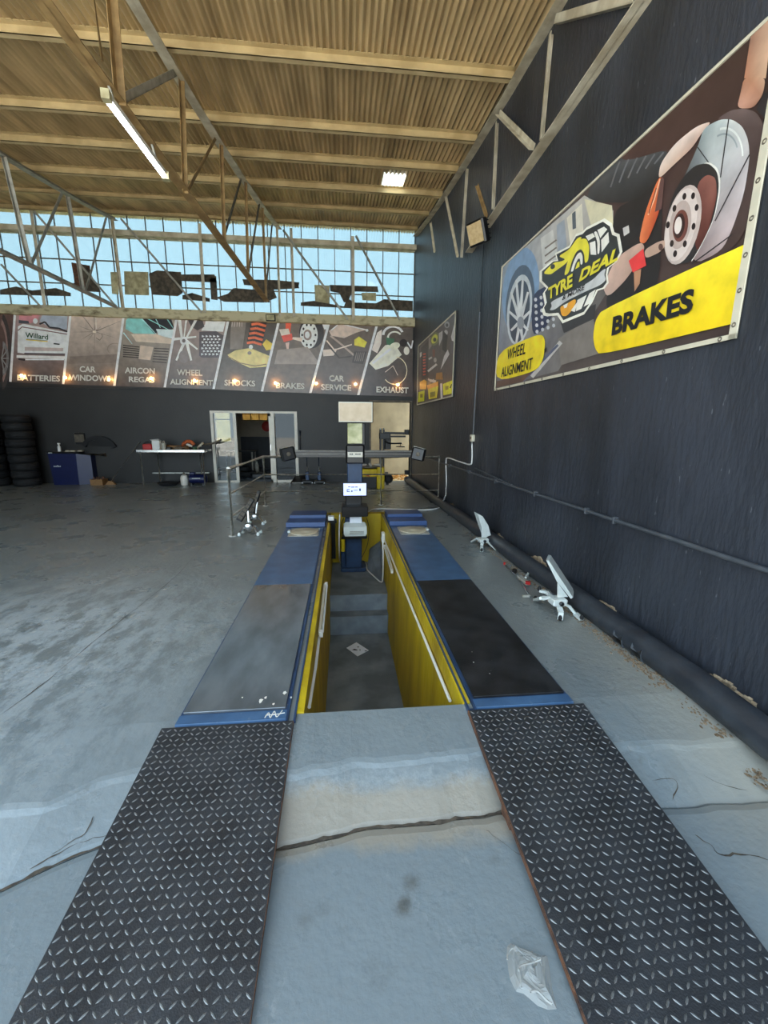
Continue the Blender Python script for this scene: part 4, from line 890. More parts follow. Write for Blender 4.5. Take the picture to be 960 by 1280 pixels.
hc = [wall_pt(y, zc+.006*noise.noise(Vector((y*2, 0, 0))), .03) for y in [1.0+.4*i for i in range(29)]]
HC = thing('wall_conduit', 'long dark conduit pipe along the black wall at knee height', 'conduit', hc[0])
MB().tube(hc, .016, 10).build('conduit', 'conduit_grey', HC)
for y in (1.9, 3.2, 3.6, 4.6, 5.8, 7, 8.2): MB().cbox(wall_pt(y, 0).x-.05, wall_pt(y, 0).x, y-.012, y+.012, zc-.03, zc+.03, .004).build('saddle', 'conduit_grey', HC)
MB().bar(RW(594, 585, .03), RW(640, 606, .03), .02, .02).build('joint', 'conduit_grey', HC)
VC = thing('lamp_conduit', 'thin dark cable pipe dropping from the wall flood light to the grey box', 'conduit', RW(591, 540, .02))
MB().tube([RW(604.5, 300, .02), RW(600, 390, .02), RW(595, 480, .02), RW(591.5, 543, .02)], .013).build('conduit', 'conduit_grey', VC)
jb = RW(590.5, 547.5, .03); t = thing('junction_box', 'small cream junction box on the black wall above the white cable', 'junction box', jb)
MB().cbox(jb.x-.03, jb.x+.03, jb.y-.06, jb.y+.06, jb.z-.06, jb.z+.055, .01).build('box', 'vinyl_edge', t); MB().box(jb.x-.034, jb.x-.03, jb.y-.02, jb.y+.02, jb.z-.02, jb.z+.02).build('lid_screw', 'rust', t)
# flood light under the wall truss
fl = RW(597, 291, .30); t = thing('flood_light', 'black flood light with a square glass on the wall under the truss', 'flood light', fl)
R_m = Matrix.Rotation(math.radians(-58), 3, 'Z') @ Matrix.Rotation(math.radians(22), 3, 'X')
mat('lamp_glass', (206, 182, 140), .2, c2=(186, 160, 118), scale=20)
def fb(mb): mb.v = [R_m @ q+fl for q in mb.v]; return mb
fb(MB().cbox(-.15, .15, -.05, .07, -.15, .15, .02)).build('housing', 'black_plastic', t); fb(MB().box(-.125, .125, -.056, -.05, -.125, .125)).build('glass', 'lamp_glass', t)
for k in range(5): fb(MB().box(-.13, .13, .07, .11, -.12+k*.055, -.105+k*.055)).build('cooling_fin', 'black_plastic', t)
MB().bar(fl+Vector((.02, .05, 0)), RW(607, 285, .0), .06, .03).build('bracket', 'dark_steel', t)
# ================================================================ fluorescent batten hanging under the truss
la, lb = PL(131, 123, T2A, T2B, -.06), PL(206, 223, T2A, T2B, -.06)
d = (lb-la).normalized(); t = thing('batten_light', 'lit white fluorescent batten under the steel truss', 'light', la)
MB().bar(la+Vector((0, 0, .05)), lb+Vector((0, 0, .05)), .055, .045).build('batten', 'vinyl_white', t)
MB().tube([la+d*.03, lb-d*.03], .016, 10).build('tube', 'tube_light', t)
for k in (.15, .85): q = lerp(la, lb, k); ca, cb2 = PL(92, 54, T2A, T2B), PL(334, 378, T2A, T2B); MB().bar(q+Vector((0, 0, .06)), lerp(ca, cb2, (q.y-ca.y)/(cb2.y-ca.y))+Vector((.02, 0, .03)), .03, .02).build('hanger', 'grey_steel', t)
for p in (la, lb): MB().bar(p-d*.03+Vector((.02, 0, .02)), p+d*.03+Vector((.01, 0, .02)), .07, .08).build('end_cap', 'board', t)
# ================================================================ printed banners
def print_material(nm, rough):
    m = bpy.data.materials.new(nm); m.use_nodes = True; n = m.node_tree; L = n.links; b = n.nodes['Principled BSDF']; b.inputs['Roughness'].default_value = rough
    a = n.nodes.new('ShaderNodeAttribute'); a.attribute_name = 'Col'; t = n.nodes.new('ShaderNodeTexCoord'); no = n.nodes.new('ShaderNodeTexNoise'); no.inputs['Scale'].default_value = 7; no.inputs['Detail'].default_value = 7
    L.new(t.outputs['Object'], no.inputs['Vector']); mr = n.nodes.new('ShaderNodeMapRange'); mr.inputs[3].default_value = .62; mr.inputs[4].default_value = 1.38; L.new(no.outputs['Fac'], mr.inputs[0])
    mx = n.nodes.new('ShaderNodeMix'); mx.data_type = 'RGBA'; mx.blend_type = 'MULTIPLY'; mx.inputs[0].default_value = 1; L.new(a.outputs['Color'], mx.inputs[6])
    L.new(mr.outputs[0], mx.inputs[7]); L.new(mx.outputs[2], b.inputs['Base Color']); MATS[nm] = m
print_material('print_ink', .38)
print_material('print_gloss', .24)
class Art:
    """flat print: coloured outlines traced in the plane of the banner, joined as one printed layer"""
    def __init__(s, plane, gain=1.0, step=.0001, o0=.0):
        s.sm = 0; s.pl = plane; s.v = []; s.f = []; s.c = []; s.k = 0; s.g = gain; s.st = step; s.o0 = o0; s.sc = (1, 0, 0)
    def zoom(s, sc, ox, oy): s.sc = (sc, ox, oy)
    def poly(s, col, pts):
        k, ox, oy = s.sc; off = s.o0+s.k*s.st; s.k += 1
        cols = list(col) if isinstance(col[0], (tuple, list)) else [col]*len(pts); i0 = len(s.v); pts = list(pts)
        for _ in range(s.sm if len(pts) > 4 and len(pts) < 24 else 0):       # round the corners
            P, Cc = [], []
            for i in range(len(pts)):
                a, b = pts[i], pts[(i+1) % len(pts)]; ca, cb_ = cols[i], cols[(i+1) % len(pts)]
                for t in (.2, .8): P.append((a[0]+(b[0]-a[0])*t, a[1]+(b[1]-a[1])*t)); Cc.append(tuple(p+(q-p)*t for p, q in zip(ca, cb_)))
            pts, cols = P, Cc
        for (x, y), c in zip(pts, cols):
            s.v.append(s.pl(x/k+ox, y/k+oy, off)); s.c.append(tuple(min(1, q*s.g) for q in lin(c)))
        s.f.append(list(range(i0, len(s.v))))
    def ell(s, col, cx, cy, rx, ry, rot=0, n=26, a0=0, a1=360):
        r = math.radians(rot); P = []
        for i in range(n):
            a = math.radians(a0+(a1-a0)*i/(n if a1-a0 == 360 else n-1)); x, y = rx*math.cos(a), ry*math.sin(a); P.append((cx+x*math.cos(r)-y*math.sin(r), cy+x*math.sin(r)+y*math.cos(r)))
        s.poly(col, P)
    def arc(s, col, cx, cy, rx, ry, w, a0, a1, rot=0, n=14):
        r = math.radians(rot); o, q = [], []
        for i in range(n+1):
            a = math.radians(a0+(a1-a0)*i/n)
            for l_, d in ((o, 0), (q, w)):
                x, y = (rx-d)*math.cos(a), (ry-d*ry/rx)*math.sin(a); l_.append((cx+x*math.cos(r)-y*math.sin(r), cy+x*math.sin(r)+y*math.cos(r)))
        s.poly(col, o+q[::-1])
    def line(s, col, p, q, w=2, w2=None):
        dx, dy = q[0]-p[0], q[1]-p[1]; l_ = math.hypot(dx, dy) or 1; nx, ny = -dy/l_*w/2, dx/l_*w/2; e = (w2 if w2 is not None else w)/w
        s.poly(col, [(p[0]+nx, p[1]+ny), (q[0]+nx*e, q[1]+ny*e), (q[0]-nx*e, q[1]-ny*e), (p[0]-nx, p[1]-ny)])
    def path(s, col, pts, w=2):
        for p, q in zip(pts, pts[1:]): s.line(col, p, q, w)
    def build(s, name, parent, m='print_ink'):
        off = Vector((0, 0, 0)); p = parent
        while p is not None: off = off+p.location; p = p.parent
        me = bpy.data.meshes.new(name); me.from_pydata([tuple(v-off) for v in s.v], [], s.f)
        at = me.color_attributes.new('Col', 'FLOAT_COLOR', 'POINT'); at.data.foreach_set('color', [x for c in s.c for x in (*c, 1)])
        me.materials.append(MATS[m]); o = bpy.data.objects.new(name, me); COL.objects.link(o); o.parent = parent; return o
# ---------------------------------------------------------------- back wall banner
bz0, bz1 = BW(300, 488.5).z, BW(300, 396).z; bx0, bx1 = -9.6, BW(516, 440).x
BB = thing('service_banner', 'long dark banner of service pictures across the back wall', 'banner', (-3, YB, bz0))
MB().box(bx0, bx1, YB-.02, YB-.001, bz0, bz1).build('vinyl', 'back_black', BB)
MB().box(bx0, bx1, YB-.026, YB-.02, bz1-.025, bz1).build('hem', 'vinyl_edge', BB)
A = Art(lambda x, y, o: YP(x, y, YB-.021-o), gain=2.0)
tops = [(-28, 383), (19, 385), (88.5, 387.5), (155, 390), (221.5, 392), (286.5, 394), (349.5, 397), (412, 400), (472, 402), (516, 403.5)]
bots = [(-34, 476), (13, 477.5), (79, 480.5), (143, 482.5), (206, 484.5), (267, 486.5), (327.5, 489.5), (388, 491.5), (448, 494), (516, 496)]
tc_ = [(92, 72, 66), (150, 128, 124), (176, 160, 148), (150, 138, 126), (140, 122, 116), (72, 64, 58), (104, 92, 84), (96, 84, 76), (84, 76, 70)]
bc_ = [(42, 36, 34), (70, 62, 58), (80, 70, 64), (78, 68, 62), (70, 62, 56), (86, 78, 70), (90, 80, 72), (70, 60, 54), (62, 52, 48)]
for i in range(9): A.poly([tc_[i], tc_[i], bc_[i], bc_[i]], [tops[i], tops[i+1], bots[i+1], bots[i]])
W_, K_ = (228, 220, 210), (30, 28, 28)
# old tyre at the left end
A.arc((60, 54, 52), -2, 440, 16, 52, 5, -70, 70); A.arc((120, 96, 90), -2, 440, 12, 44, 2, -70, 60); A.arc((96, 92, 90), 2, 448, 9, 22, 3, -80, 80)
for k in range(5): A.line((110, 106, 104), (2, 448), (2+9*math.cos(-1.2+k*.6), 448+20*math.sin(-1.2+k*.6)), 1.4)
# battery
A.zoom(8.727, 0, 380)
A.poly((172, 118, 122), [(215, 40), (480, 45), (400, 190), (330, 210), (205, 170)]); A.poly((142, 148, 158), [(490, 50), (740, 60), (730, 280), (560, 260), (430, 190)])
A.poly((70, 70, 76), [(205, 175), (310, 185), (320, 215), (205, 210)]); A.path((52, 50, 52), [(430, 220), (490, 195), (540, 255), (640, 265), (740, 305)], 18); A.ell((216, 210, 206), 385, 185, 26, 30)
A.poly((206, 188, 186), [(195, 245), (250, 215), (735, 310), (712, 545), (265, 540), (190, 530)]); A.path((96, 60, 62), [(195, 290), (240, 250), (735, 330)], 9)
A.poly((238, 226, 218), [(265, 297), (700, 365), (695, 440), (560, 468), (278, 452)]); A.line((214, 160, 50), (285, 390), (520, 410), 9); A.line((70, 80, 60), (290, 382), (520, 400), 5)
A.line((60, 56, 56), (585, 432), (650, 440), 14); A.poly((160, 146, 142), [(270, 470), (690, 480), (690, 515), (270, 510)])
A.path((70, 60, 62), [(265, 540), (712, 548)], 14); A.path((198, 184, 182), [(180, 572), (710, 585)], 30); A.path((216, 202, 198), [(270, 605), (700, 605)], 16); A.path((54, 48, 48), [(200, 600), (275, 612)], 20)
A.ell((224, 212, 206), 318, 420, 10, 14)
# cracked windscreen
A.zoom(6.4, 70, 380)
for p, w_ in (((175, 50), 5), ((302, 45), 6), ((180, 175), 4), ((130, 225), 4), ((530, 130), 6), ((200, 285), 4), ((372, 240), 4), ((470, 270), 3), ((250, 300), 3), ((305, 400), 3), ((360, 180), 3), ((215, 90), 3)): A.line((96, 84, 76), (310, 222), p, w_, 1)
A.path((206, 192, 180), [(318, 70), (322, 200)], 3); A.path((90, 80, 72), [(320, 270), (350, 290), (372, 260), (366, 235)], 4); A.ell((190, 176, 162), 308, 222, 16, 10)
A.arc((120, 108, 98), 470, 360, 60, 48, 6, 130, 300); A.poly((112, 100, 92), [(110, 420), (500, 400), (495, 470), (100, 480)])
# air conditioning
A.poly((36, 36, 40), [(620, 60), (905, 68), (945, 190), (900, 220), (780, 235), (660, 140)]); A.poly((116, 168, 164), [(560, 130), (625, 62), (690, 130), (790, 240), (620, 235), (556, 200)])
A.line((150, 196, 190), (640, 70), (800, 240), 14, 4); A.line((150, 190, 186), (770, 65), (835, 190), 9, 4); A.line((130, 178, 172), (700, 100), (900, 205), 9, 5); A.line((110, 160, 156), (860, 75), (935, 190), 12, 5)
A.poly((176, 190, 204), [(800, 200), (945, 205), (940, 280), (820, 250)]); A.poly((178, 162, 146), [(600, 240), (800, 240), (935, 285), (930, 320), (640, 300)])
A.line((160, 202, 194), (540, 230), (610, 320), 10, 3)
for k in range(6): A.line((52, 46, 42), (536, 330+k*18), (668, 345+k*17), 8); A.line((62, 54, 50), (786-k*3, 355+k*21), (905-k*4, 360+k*22), 8)
A.poly((168, 152, 138), [(675, 330), (780, 345), (755, 450), (660, 440)])
# wheel and alignment target
A.zoom(6.4, 200, 385)
A.poly((214, 192, 186), [(370, 60), (535, 60), (505, 190), (330, 180), (360, 130)]); A.poly((60, 54, 54), [(200, 50), (330, 60), (355, 150), (300, 180), (250, 150)])
for p, q, w_ in (((150, 60), (175, 240), 30), ((215, 60), (190, 250), 16), ((290, 90), (200, 260), 22), ((110, 250), (290, 230), 22), ((200, 260), (130, 420), 26), ((210, 260), (250, 420), 26), ((200, 250), (300, 330), 20)): A.line((208, 190, 184), p, q, w_, w_*.6)
A.ell((226, 212, 206), 190, 262, 30, 32); A.ell((96, 86, 84), 190, 262, 14, 15); A.ell((110, 100, 96), 190, 390, 40, 50)
A.poly((72, 64, 66), [(315, 190), (450, 185), (508, 220), (480, 398), (335, 398), (312, 380)])
for r in range(7):
    for c in range(5):
        x, y = 345+c*30+(r % 2)*14-r*1.0, 226+r*24
        if x < 485-r*2: A.poly((226, 208, 200), [(x-10, y-10), (x+12, y), (x-10, y+10)])
# shock absorber
A.poly((112, 102, 94), [(570, 60), (650, 55), (690, 110), (660, 330), (560, 330)]); 
for k in range(5): A.line((170, 156, 146), (585+k*18, 60), (575+k*20, 150), 4)
A.poly((196, 172, 112), [(540, 375), (600, 340), (720, 320), (880, 385), (850, 470), (720, 480), (570, 410)]); A.path((120, 100, 70), [(545, 390), (640, 440), (760, 465), (850, 450)], 8)
A.poly((44, 38, 36), [(735, 85), (860, 80), (815, 300), (695, 270)])
for k in range(6): A.path((232, 92, 58), [(740-k*9, 95+k*37), (790-k*9, 88+k*37), (858-k*9, 108+k*37)], 20)
A.ell((206, 196, 180), 727, 312, 16, 18); A.ell((120, 110, 100), 716, 360, 16, 14); A.poly((226, 162, 60), [(820, 290), (850, 250), (905, 290), (895, 330), (850, 340)])
# brakes
A.zoom(5.053, 335, 390)
A.ell((52, 48, 48), 275, 130, 78, 100); A.ell((206, 192, 184), 258, 145, 56, 86)
A.ell((120, 104, 98), 250, 145, 26, 34); A.ell((226, 214, 206), 248, 145, 15, 22)
for k in range(10): A.ell((40, 34, 34), 258+42*math.cos(k*.628), 145+66*math.sin(k*.628), 6, 8)
A.poly((210, 84, 62), [(112, 50), (150, 45), (140, 130), (110, 140)]); A.poly((214, 78, 66), [(80, 140), (150, 135), (158, 175), (100, 190)]); A.poly((200, 176, 164), [(70, 110), (130, 105), (140, 140), (85, 150)]); A.line((196, 172, 160), (155, 165), (215, 175), 14, 26)
A.poly((186, 160, 148), [(110, 195), (135, 190), (130, 240), (118, 235)]); A.poly((130, 118, 110), [(60, 240), (250, 220), (330, 330), (40, 330)])
A.poly((214, 206, 200), [(330, 45), (385, 50), (370, 110), (355, 110)])
# car service
A.poly((176, 158, 146), [(385, 120), (450, 70), (630, 110), (560, 130), (480, 165), (400, 150)]); A.path((226, 212, 202), [(400, 115), (450, 72), (625, 115)], 6); A.ell((236, 228, 220), 625, 116, 9, 9)
A.path((150, 132, 122), [(395, 150), (470, 210), (545, 275)], 12); A.path((190, 172, 160), [(370, 180), (420, 240), (530, 205)], 8); A.poly((190, 172, 160), [(345, 240), (440, 230), (415, 275), (350, 280)]); A.poly((232, 176, 60), [(545, 175), (575, 155), (625, 190), (610, 225), (545, 210)])
A.path((60, 52, 48), [(380, 210), (450, 290), (530, 280)], 9); A.poly((60, 52, 48), [(545, 250), (625, 250), (600, 330), (530, 320)])
for k in range(5): A.line((120, 106, 96), (560+k*12, 255), (548+k*12, 310), 4)
# exhaust
A.poly((206, 186, 172), [(640, 325), (740, 210), (800, 200), (845, 270), (760, 340), (680, 365)]); A.line((236, 220, 208), (660, 325), (790, 220), 14); A.poly((190, 178, 170), [(655, 240), (690, 130), (720, 110), (715, 200), (690, 260)])
A.arc((214, 200, 190), 790, 145, 70, 60, 16, 180, 340); A.arc((200, 190, 180), 800, 160, 48, 40, 12, 150, 330); A.poly((60, 92, 70), [(745, 160), (800, 170), (790, 215), (750, 205)]); A.ell((232, 196, 170), 800, 215, 34, 22, -20); A.path((216, 200, 188), [(880, 190), (905, 230), (915, 180)], 9); A.ell((196, 182, 172), 875, 245, 18, 26)
A.arc((206, 178, 150), 800, 370, 80, 90, 5, -80, 140); A.path((176, 158, 146), [(740, 380), (790, 340), (820, 400)], 4); A.ell((44, 38, 36), 855, 195, 24, 24)
A.zoom(1, 0, 0)
for a, b_ in zip(tops[1:9], bots[1:9]): A.poly(W_, [(a[0]-1.5, a[1]+.4), (a[0]+1.6, a[1]+.6), (b_[0]+1.5, b_[1]-.2), (b_[0]-1.6, b_[1]-.4)])
A.build('print', BB, 'print_gloss')
nB = Vector((0, -1, 0))
def bt(s, x0, x1, y0, y1, sl=0, m='vinyl_white', thick=.03):
    """baseline from (x0,y1) to (x1,y1+tilt); cap height y0..y1 on the back wall"""
    f = lambda x, y: YP(x, y, YB-.05)
    tilt = (x1-x0)*.03
    return text_fit(s, 'lettering', m, BB, f(x0, y1), f(x1, y1+tilt), f(x0, y0), thick)
for s, a, b_, c, d_ in (('BATTERIES', 21.5, 75, 468, 475.5), ('CAR', 99.5, 119.5, 457.5, 465), ('WINDOWS', 86, 138, 468, 475.5), ('AIRCON', 156, 193.5, 459, 466.5), ('REGAS', 161, 193, 470.5, 477.5), ('WHEEL', 221, 253, 461.5, 469), ('ALIGNMENT', 212.5, 266, 473.5, 480.5), ('SHOCKS', 280.5, 319, 474.5, 482), ('BRAKES', 345, 380.5, 478, 485.5), ('CAR', 411.5, 430, 469, 476.5), ('SERVICE', 401.5, 439, 480, 487.5), ('EXHAUST', 470.5, 510.5, 483, 490.5)):
    bt(s, a, b_, c, d_)
mat('print_green', (34, 84, 52), .4)
text_fit('Willard', 'lettering', 'print_green', BB, YP(31.8, 422, YB-.035), YP(60.2, 424.8, YB-.035), YP(31.5, 415.4, YB-.035), .02)
# warm bulbs glowing along the lower edge of the banner
for k, (x, y, wd) in enumerate(((27.3, 469.5, 'BATTERIES'), (81.8, 472, 'WINDOWS, at its first letter'), (136.3, 474, 'WINDOWS, at its last letter'), (189, 473, 'REGAS'), (243.2, 475.6, 'ALIGNMENT'), (293.8, 476, 'SHOCKS'), (344.3, 478.8, 'BRAKES'), (395.4, 479.3, 'SERVICE, at its first letter'), (444.4, 480.2, 'SERVICE, at its last letter'), (497.4, 481, 'EXHAUST'))):
    p = YP(x, y, YB-.085); t = thing('banner_bulb', f'small warm glowing bulb on the back banner by the word {wd}', 'bulb', p, group='warm bulbs on the back banner')
    MB().lathe(p+Vector((0, .045, 0)), [(.022, 0), (.022, .02), (.014, .026)], 12, (0, -1, 0)).build('holder', 'dark_steel', t)
    MB().lathe(p+Vector((0, .02, 0)), [(.012, 0), (.03, .012), (.036, .03), (.028, .05), (.004, .06)], 14, (0, -1, 0)).build('glass', 'warm_bulb', t)
# small lamp on the banner's top edge
p = YP(338.5, 397.5, YB-.16); t = thing('banner_lamp', 'small square cream lamp at the top edge of the back banner above the shocks picture', 'lamp', p)
MB().cbox(p.x-.13, p.x+.13, p.y-.05, p.y+.05, p.z-.09, p.z+.09, .02).build('housing', 'black_plastic', t); MB().box(p.x-.105, p.x+.105, p.y-.056, p.y-.05, p.z-.065, p.z+.065).build('glass', 'board', t); MB().bar(p+Vector((0, .05, .06)), p+Vector((0, .16, .12)), .05, .03).build('bracket', 'dark_steel', t)
# ---------------------------------------------------------------- large banner on the right wall
def wall_rect(mb, Y0, Y1, z0, z1, o0, o1):
    return mb.hexa([wall_pt(Y0, z0, o0), wall_pt(Y1, z0, o0), wall_pt(Y1, z0, o1), wall_pt(Y0, z0, o1)], [wall_pt(Y0, z1, o0), wall_pt(Y1, z1, o0), wall_pt(Y1, z1, o1), wall_pt(Y0, z1, o1)])
q0, q1, q2, q3 = RW(619.5, 486), RW(922, 430), RW(629, 332.5), RW(956, 31)
Y0, Y1 = q1.y, (q0.y+q2.y)/2; z0, z1 = (q0.z+q1.z)/2, (q2.z+q3.z)/2
BG = thing('brakes_banner', 'large brake disc banner with yellow lettering patches on the black wall', 'banner', wall_pt((Y0+Y1)/2, z0))
wall_rect(MB(), Y0, Y1, z0, z1, .002, .012).build('vinyl', 'back_black', BG)
for a, b_, c, d_ in ((Y0, Y1, z0, z0+.03), (Y0, Y1, z1-.02, z1), (Y0, Y0+.045, z0, z1), (Y1-.02, Y1, z0, z1)): wall_rect(MB(), a, b_, c, d_, .012, .024).build('hem', 'vinyl_edge', BG)
for k in range(9): 
    for yy, zz in ((Y0+.022, z0+.08+k*(z1-z0-.16)/8), (Y0+.1+k*(Y1-Y0-.2)/8, z0+.015)):
        MB().torus(wall_pt(yy, zz, .025), .011, [(.004, 0), (0, .004), (-.004, 0), (0, -.004)], 10, WN).build('eyelet', 'dark_steel', BG)
def clampB(x, y, o):
    p = RW(x, y, o); yy = min(max(p.y, Y0+.03), Y1-.012); zz = min(max(p.z, z0+.02), z1-.012)
    return wall_pt(yy, zz, o)
A = Art(lambda x, y, o: clampB(x, y, .0125+o), gain=1.1, step=.0001)
A.zoom(2.743, 610, 30)
A.poly([(110, 112, 116), (82, 60, 56), (62, 46, 42), (70, 56, 52), (80, 74, 72), (96, 92, 92)], [(52, 828), (450, 440), (1000, -60), (1100, 1000), (850, 1080), (28, 1248)])
A.poly([(150, 158, 172), (196, 190, 182), (170, 160, 150), (110, 104, 100), (120, 116, 114), (110, 112, 124)], [(52, 828), (330, 588), (430, 640), (420, 900), (240, 1190), (30, 1245)])
A.poly((206, 204, 200), [(180, 735), (222, 705), (240, 800), (225, 900), (190, 860)]); A.poly((158, 166, 178), [(235, 690), (262, 670), (270, 760), (240, 800)]); A.poly((226, 218, 200), [(270, 665), (322, 615), (330, 760), (285, 780)])
for k in range(5): A.line((120, 108, 98), (195, 770+k*26), (235, 740+k*26), 5)
A.poly((214, 206, 176), [(330, 600), (425, 622), (430, 690), (355, 700)]); A.poly((96, 104, 112), [(288, 650), (300, 640), (302, 700), (290, 705)])
A.sm = 2
A.ell((132, 158, 190), 112, 915, 62, 150, 6); A.ell((86, 98, 116), 110, 955, 48, 130, 6); A.ell((202, 206, 210), 108, 980, 42, 122, 6); A.ell((70, 76, 90), 108, 985, 34, 108, 6)
for k in range(10):
    a = k*.628; A.line((214, 214, 214), (110, 1020), (108+36*math.cos(a), 985+112*math.sin(a)), 12, 7)
A.ell((150, 152, 158), 112, 1025, 12, 22)
A.poly((52, 56, 82), [(150, 925), (215, 890), (240, 960), (200, 1040), (150, 1075)])
for r in range(6):
    for c in range(4): A.ell((206, 206, 210), 163+c*19+r*1, 945+r*22-c*7, 5.5, 7, n=8)
A.poly((128, 120, 114), [(240, 1080), (360, 1000), (380, 1130), (250, 1170)]); A.poly((60, 58, 60), [(245, 1010), (370, 960), (365, 1010), (260, 1060)]); A.line((190, 186, 182), (150, 1210), (250, 1090), 14); A.line((90, 96, 120), (120, 1225), (240, 1100), 8); A.poly((98, 74, 66), [(30, 1225), (150, 1195), (120, 1225), (28, 1246)])
A.poly((46, 42, 42), [(425, 640), (520, 590), (600, 520), (590, 900), (520, 920), (430, 1000), (400, 960), (430, 860)])
A.poly([(78, 78, 80), (70, 70, 72), (88, 88, 90), (74, 74, 76), (60, 60, 62), (52, 50, 50), (48, 46, 46), (58, 56, 56)], [(328, 590), (440, 455), (480, 470), (615, 428), (620, 470), (590, 525), (500, 612), (380, 612)])
for k in range(6): A.path((112, 112, 114), [(420+k*30, 560-k*16), (440+k*30, 500-k*9), (452+k*30, 470-k*6)], 5)
A.poly((206, 200, 196), [(462, 700), (482, 690), (485, 715), (466, 728)])
A.poly([(214, 184, 166), (232, 212, 198), (236, 216, 204), (232, 210, 198), (214, 186, 172), (200, 170, 156), (196, 160, 144), (206, 172, 152)], [(583, 535), (590, 480), (640, 410), (715, 350), (768, 333), (735, 370), (700, 425), (640, 480)])
A.zoom(5.333, 780, 100)
A.poly([(150, 110, 92), (196, 160, 136), (206, 168, 140), (176, 120, 92)], [(850, -330), (990, -420), (945, -10), (800, -10)])
A.poly([(176, 120, 92), (206, 168, 140), (176, 128, 104), (150, 104, 86), (196, 150, 130), (170, 122, 100)], [(800, -20), (945, -20), (925, 100), (860, 190), (752, 190), (775, 90)]); A.poly((48, 44, 46), [(930, 90), (1000, 60), (1000, 240), (880, 200)])
A.poly([(92, 76, 74), (100, 84, 82), (106, 90, 88), (92, 76, 72), (74, 60, 58), (70, 56, 54), (80, 64, 60), (74, 60, 56), (70, 54, 50), (60, 46, 44)], [(600, 275), (700, 205), (800, 188), (885, 215), (938, 310), (953, 440), (930, 650), (860, 900), (740, 1120), (500, 1250)])
A.poly([(120, 128, 130), (150, 164, 168), (196, 204, 202), (212, 214, 210), (204, 202, 198), (188, 186, 186), (186, 180, 182), (200, 190, 190), (188, 170, 170), (160, 140, 140), (150, 128, 126), (60, 58, 58)], [(495, 440), (530, 320), (640, 262), (720, 262), (790, 310), (828, 400), (838, 520), (800, 760), (720, 1000), (650, 1140), (450, 1240), (330, 800)])
A.arc((222, 224, 220), 640, 560, 150, 250, 10, -110, -20, 12); A.arc((150, 158, 160), 640, 560, 120, 210, 8, -120, -40, 12)
A.poly((226, 222, 214), [(500, 575), (560, 543), (620, 580), (642, 650), (640, 760), (600, 930), (520, 1100), (440, 1230), (470, 1150), (590, 920), (628, 720), (612, 620), (560, 560)])
A.poly([(40, 38, 38)], [(0, 0)]) if False else None
A.poly((50, 47, 47), [(322, 770), (390, 650), (470, 570), (560, 552), (622, 610), (634, 720), (600, 920), (520, 1090), (440, 1225), (300, 1225), (262, 1000)])
A.poly([(120, 74, 66), (150, 92, 82), (146, 96, 86), (120, 70, 60), (96, 52, 44), (86, 46, 40)], [(480, 700), (550, 628), (612, 650), (620, 780), (560, 1010), (470, 1180)])
A.ell((196, 178, 170), 392, 965, 112, 272, 13); A.ell((214, 198, 190), 380, 965, 96, 250, 13); A.ell((186, 166, 158), 374, 965, 70, 165, 10)
for x, y in ((402, 776), (460, 772), (336, 856), (484, 850), (292, 966), (463, 976), (340, 1158), (405, 1092), (318, 1090)): A.ell((44, 34, 34), x, y, 13, 24, 10, 12)
A.ell((110, 66, 58), 376, 972, 50, 108, 8); A.ell((60, 40, 38), 368, 972, 36, 84, 8); A.ell((226, 212, 204), 360, 970, 24, 58, 8)
for p, q in (((697, 262), (642, 650)), ((836, 498), (606, 940)), ((720, 1030), (450, 1228)), ((490, 448), (562, 548))): A.line((46, 42, 42), p, q, 7)
A.poly([(232, 120, 70), (214, 96, 56), (190, 74, 46), (206, 100, 60), (226, 132, 84), (210, 110, 70)], [(228, 650), (264, 650), (240, 870), (150, 1090), (95, 1085), (140, 880)]); A.path((246, 196, 160), [(240, 660), (200, 800), (160, 900)], 8); A.path((120, 52, 36), [(215, 720), (165, 890)], 6)
A.poly((104, 74, 70), [(245, 650), (268, 660), (250, 860), (205, 880)])
A.zoom(2.743, 610, 30)
A.poly([(214, 180, 164), (206, 172, 156), (200, 164, 146), (176, 142, 128), (180, 148, 134), (196, 164, 150)], [(392, 900), (440, 800), (525, 745), (540, 770), (480, 870), (410, 940)])
A.poly((226, 66, 66), [(482, 812), (532, 770), (542, 828), (496, 852)]); A.poly((190, 158, 140), [(535, 775), (580, 748), (606, 740), (606, 765), (585, 785), (540, 805)]); A.ell((96, 72, 66), 592, 765, 8, 12); A.poly((176, 130, 100), [(500, 850), (525, 840), (520, 890), (502, 918)])
A.poly([(246, 214, 40), (244, 216, 44), (248, 224, 56), (250, 222, 50), (240, 206, 34), (238, 204, 30), (240, 206, 32)], [(360, 1070), (368, 1015), (395, 975), (1250, 590), (1250, 925), (385, 1138), (366, 1112)])
A.poly((246, 218, 46), [(35, 1122), (160, 1068), (188, 1066), (196, 1090), (190, 1150), (165, 1190), (24, 1228)])
A.poly((40, 36, 38), [(193, 1115), (201, 1108), (201, 1122), (193, 1128)])
